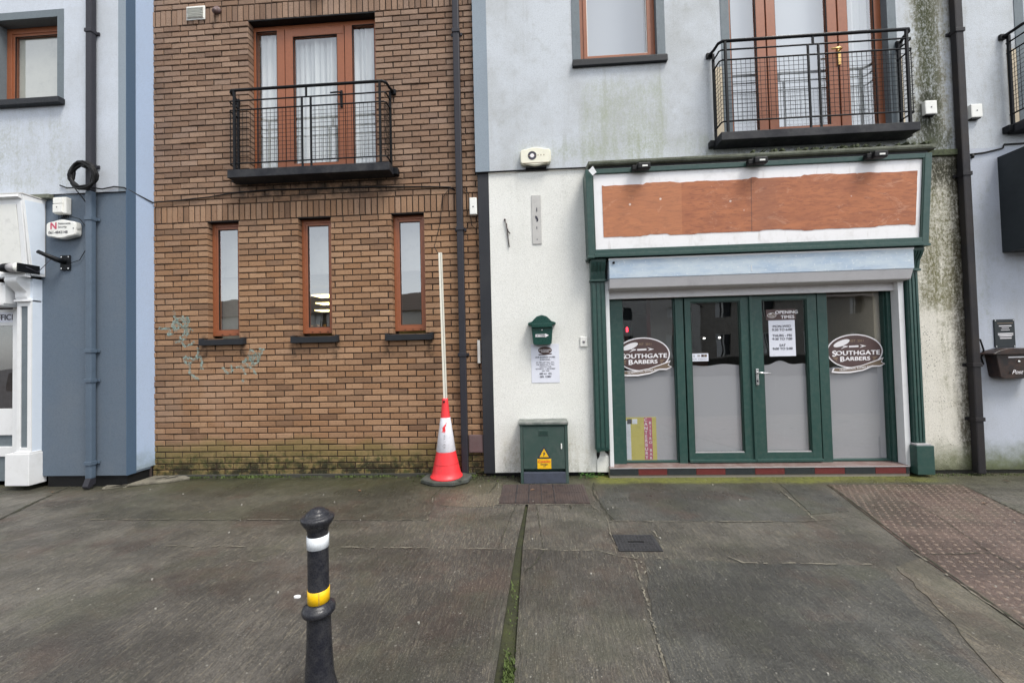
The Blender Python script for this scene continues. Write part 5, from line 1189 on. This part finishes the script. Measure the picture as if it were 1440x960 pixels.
for k, ch in enumerate('WATER'):
    zz = .545 - k * .032; m.text(ch, cx + .004, zz, cy - .1125 + (zz - .36) * .143 - .005, .032, 'lead_metal', bold=.01, rot=-1.45)
m.build('printed_mark', cone)
# pole: white square trunking standing in the cone
m = MB(); n = 8; x_t, x_b = -1.082, -1.056
for k in range(n):
    pass
w = .019
m.add([(x_b - w, cy - w, .95), (x_b + w, cy - w, .95), (x_b + w, cy + w, .95), (x_b - w, cy + w, .95), (x_t - w, cy - w, 2.675), (x_t + w, cy - w, 2.675), (x_t + w, cy + w, 2.675), (x_t - w, cy + w, 2.675)], [(3, 2, 1, 0), (4, 5, 6, 7), (0, 1, 5, 4), (1, 2, 6, 5), (2, 3, 7, 6), (3, 0, 4, 7)], 'pole_white')
m.add([(x_b + .006, cy - w - .0015, .96), (x_b + .0095, cy - w - .0015, .96), (x_t + .0095, cy - w - .0015, 2.67), (x_t + .006, cy - w - .0015, 2.67)], [(0, 1, 2, 3)], 'ink')
tag(m.build('pole'), 'tall thin white pole standing up out of the traffic cone', 'pole')

# bollard
bol = thing('bollard', 'black cast iron bollard with a white and a yellow band in the foreground', 'bollard', (-.927, -3.2, 0)); bx, by = -.927, -3.2
K = 'cast_black'
m = MB(); m.lathe([(.098, .0), (.098, .04), (.084, .07), (.070, .11), (.0565, .17), (.0515, .25), (.0475, .34), (.0465, .41), (.0465, .428)], bx, by, K, 40)
m.lathe([(.048, .425), (.058, .428), (.064, .436), (.0655, .446), (.063, .456), (.054, .464), (.044, .470), (.0415, .474), (.0408, .60), (.0408, .752)], bx, by, K, 40); m.build('shaft', bol)
m = MB(); m.lathe([(.040, .752), (.041, .770), (.046, .784), (.056, .797), (.0640, .812), (.0655, .820), (.0645, .8265), (.058, .8300), (.0485, .8315), (.0475, .8350), (.0455, .8420), (.038, .8490), (.030, .8520), (.028, .8570), (.018, .8620), (.006, .8645), (0, .865)], bx, by, K, 40); m.build('cap', bol)
m = MB(); m.lathe([(.0412, .700), (.0430, .701), (.0430, .751), (.0412, .752)], bx, by, 'band_white', 40); m.build('reflective_band', bol)
m = MB(); m.lathe([(.0412, .478), (.0430, .479), (.0430, .530), (.0412, .531)], bx, by, 'yellow_band', 40); m.box(bx + .022, bx + .0225, by - .0385, by - .036, .479, .530, 'tan_letter'); m.build('reflective_band', bol)['label'] = 'yellow reflective band'

# ================================================================== OPPOSITE SIDE OF THE STREET (seen in the glass)
def house(name, label, x0, x1, y, h, ridge, wallm, gable=False):
    t_ = thing(name, label, 'house', ((x0 + x1) / 2, y, 0), 'houses across the street seen only as reflections')
    m = MB(); hs = []
    n = max(2, int((x1 - x0) / 2.6)); wd = (x1 - x0) / n
    for k in range(n):
        c = x0 + wd * (k + .5); hs += [(c - .5, c + .5, 1.0 - .14, 2.3), (c - .5, c + .5, 3.5, 4.7)]
    hs2 = [(-b, -a, c, d) for a, b, c, d in hs]
    wall(m, -x1, -x0, -.14, h, 0, .3, hs2, wallm); m.v = [(-a, y - b, c) for a, b, c in m.v]; m.box(x0, x1, y - 7, y - .3, -.14, h, wallm) if False else None
    if gable: xm = (x0 + x1) / 2; m.add([(x0, y, h), (x1, y, h), (xm, y, ridge)], [(0, 1, 2)], wallm)
    m.build('wall', t_)
    m = MB()
    if gable: xm = (x0 + x1) / 2; m.quad((x0 - .2, y + .1, h - .1), (x0 - .2, y - 7, h - .1), (xm, y - 7, ridge), (xm, y + .1, ridge), 'interior_dark'); m.quad((x1 + .2, y + .1, h - .1), (x1 + .2, y - 7, h - .1), (xm, y - 7, ridge), (xm, y + .1, ridge), 'interior_dark')
    else: m.quad((x0, y + .25, h - .05), (x1, y + .25, h - .05), (x1, y - 3.5, ridge), (x0, y - 3.5, ridge), 'interior_dark')
    m.build('roof', t_)
    m = MB()
    for a, b, c, d in hs: m.box(a, b, y - .2, y - .15, c, d, 'sign_dark'); m.box(a, b, y - .15, y - .13, d - .08, d, 'plastic_white'); m.box((a + b) / 2 - .04, (a + b) / 2 + .04, y - .15, y - .13, c, d, 'plastic_white'); m.box(a, a + .35, y - .15, y - .14, c, d, 'curtain')
    m.build('window', t_)
house('terraced_house', 'grey two storey house across the street, mirrored in the narrow windows', -36, -6, -23, 4.6, 6.3, 'grey_panel')
house('terraced_house', 'pale house across the street, mirrored in the shop doors', -5.8, 4.2, -23, 4.6, 6.2, 'interior')
house('gabled_house', 'gabled house across the street, mirrored in the right shop window', 4.4, 11, -22, 4.2, 6.6, 'grey_panel', True)
house('terraced_house', 'grey house across the street, mirrored at the far right', 11.4, 26, -23, 4.6, 6.3, 'interior')
m = MB(); m.box(-30, 30, -17.2, -17.0, -.135, .9, 'concrete'); tag(m.build('boundary_wall'), 'low dark wall across the street, mirrored in the shop glass', 'wall')

# ================================================================== LIGHT, SKY, CAMERA
EL, AZ = R(60), R(48)          # sun high behind the camera, slightly to its right; azimuth measured from -Y towards +X
sun_dir = Vector((math.sin(AZ) * math.cos(EL), -math.cos(AZ) * math.cos(EL), math.sin(EL)))
ld = bpy.data.lights.new('sun', 'SUN'); ld.energy = 1.4; ld.angle = R(20); ld.color = (1.0, .95, .87)
lo = bpy.data.objects.new('sun', ld); COL.objects.link(lo); lo.rotation_euler = (-sun_dir).to_track_quat('-Z', 'Y').to_euler()
w = bpy.data.worlds.new('World'); scene.world = w; w.use_nodes = True; nt = w.node_tree
bg = nt.nodes['Background']; sky = nt.nodes.new('ShaderNodeTexSky'); sky.sky_type = 'NISHITA'; sky.sun_disc = False
sky.sun_elevation = EL; sky.sun_rotation = math.pi - AZ; sky.air_density = 1.0; sky.dust_density = .8; sky.ozone_density = 1.0
hs = nt.nodes.new('ShaderNodeHueSaturation'); hs.inputs['Saturation'].default_value = .20
nt.links.new(sky.outputs[0], hs.inputs['Color']); nt.links.new(hs.outputs[0], bg.inputs[0]); bg.inputs[1].default_value = .118
cam = bpy.data.cameras.new('camera'); co = bpy.data.objects.new('camera', cam); COL.objects.link(co)
cam.sensor_width = 36; cam.lens = 36 * 560 / 1440; cam.clip_start = .05; cam.clip_end = 1000
yw, pt, rl = R(3.2), R(1.35), R(-1.39)
cy_, sy_, cp, sp_ = math.cos(yw), math.sin(yw), math.cos(pt), math.sin(pt)
fwd = Vector((-sy_ * cp, cy_ * cp, sp_)); rt = Vector((cy_, sy_, 0)); up = rt.cross(fwd)
r2 = math.cos(rl) * rt + math.sin(rl) * up; u2 = -math.sin(rl) * rt + math.cos(rl) * up
mt = Matrix((r2, u2, -fwd)).transposed().to_4x4(); mt.translation = Vector((0, -4.84, 1.50)); co.matrix_world = mt
scene.camera = co
vs = scene.view_settings; vs.view_transform = 'Standard'; vs.look = 'None'; vs.gamma = 1; vs.use_curve_mapping = False; vs.exposure = 1.34
scene.render.engine = 'CYCLES'
cy = scene.cycles; cy.max_bounces = 8; cy.diffuse_bounces = 4; cy.glossy_bounces = 4; cy.transparent_max_bounces = 16; cy.caustics_reflective = False; cy.caustics_refractive = False
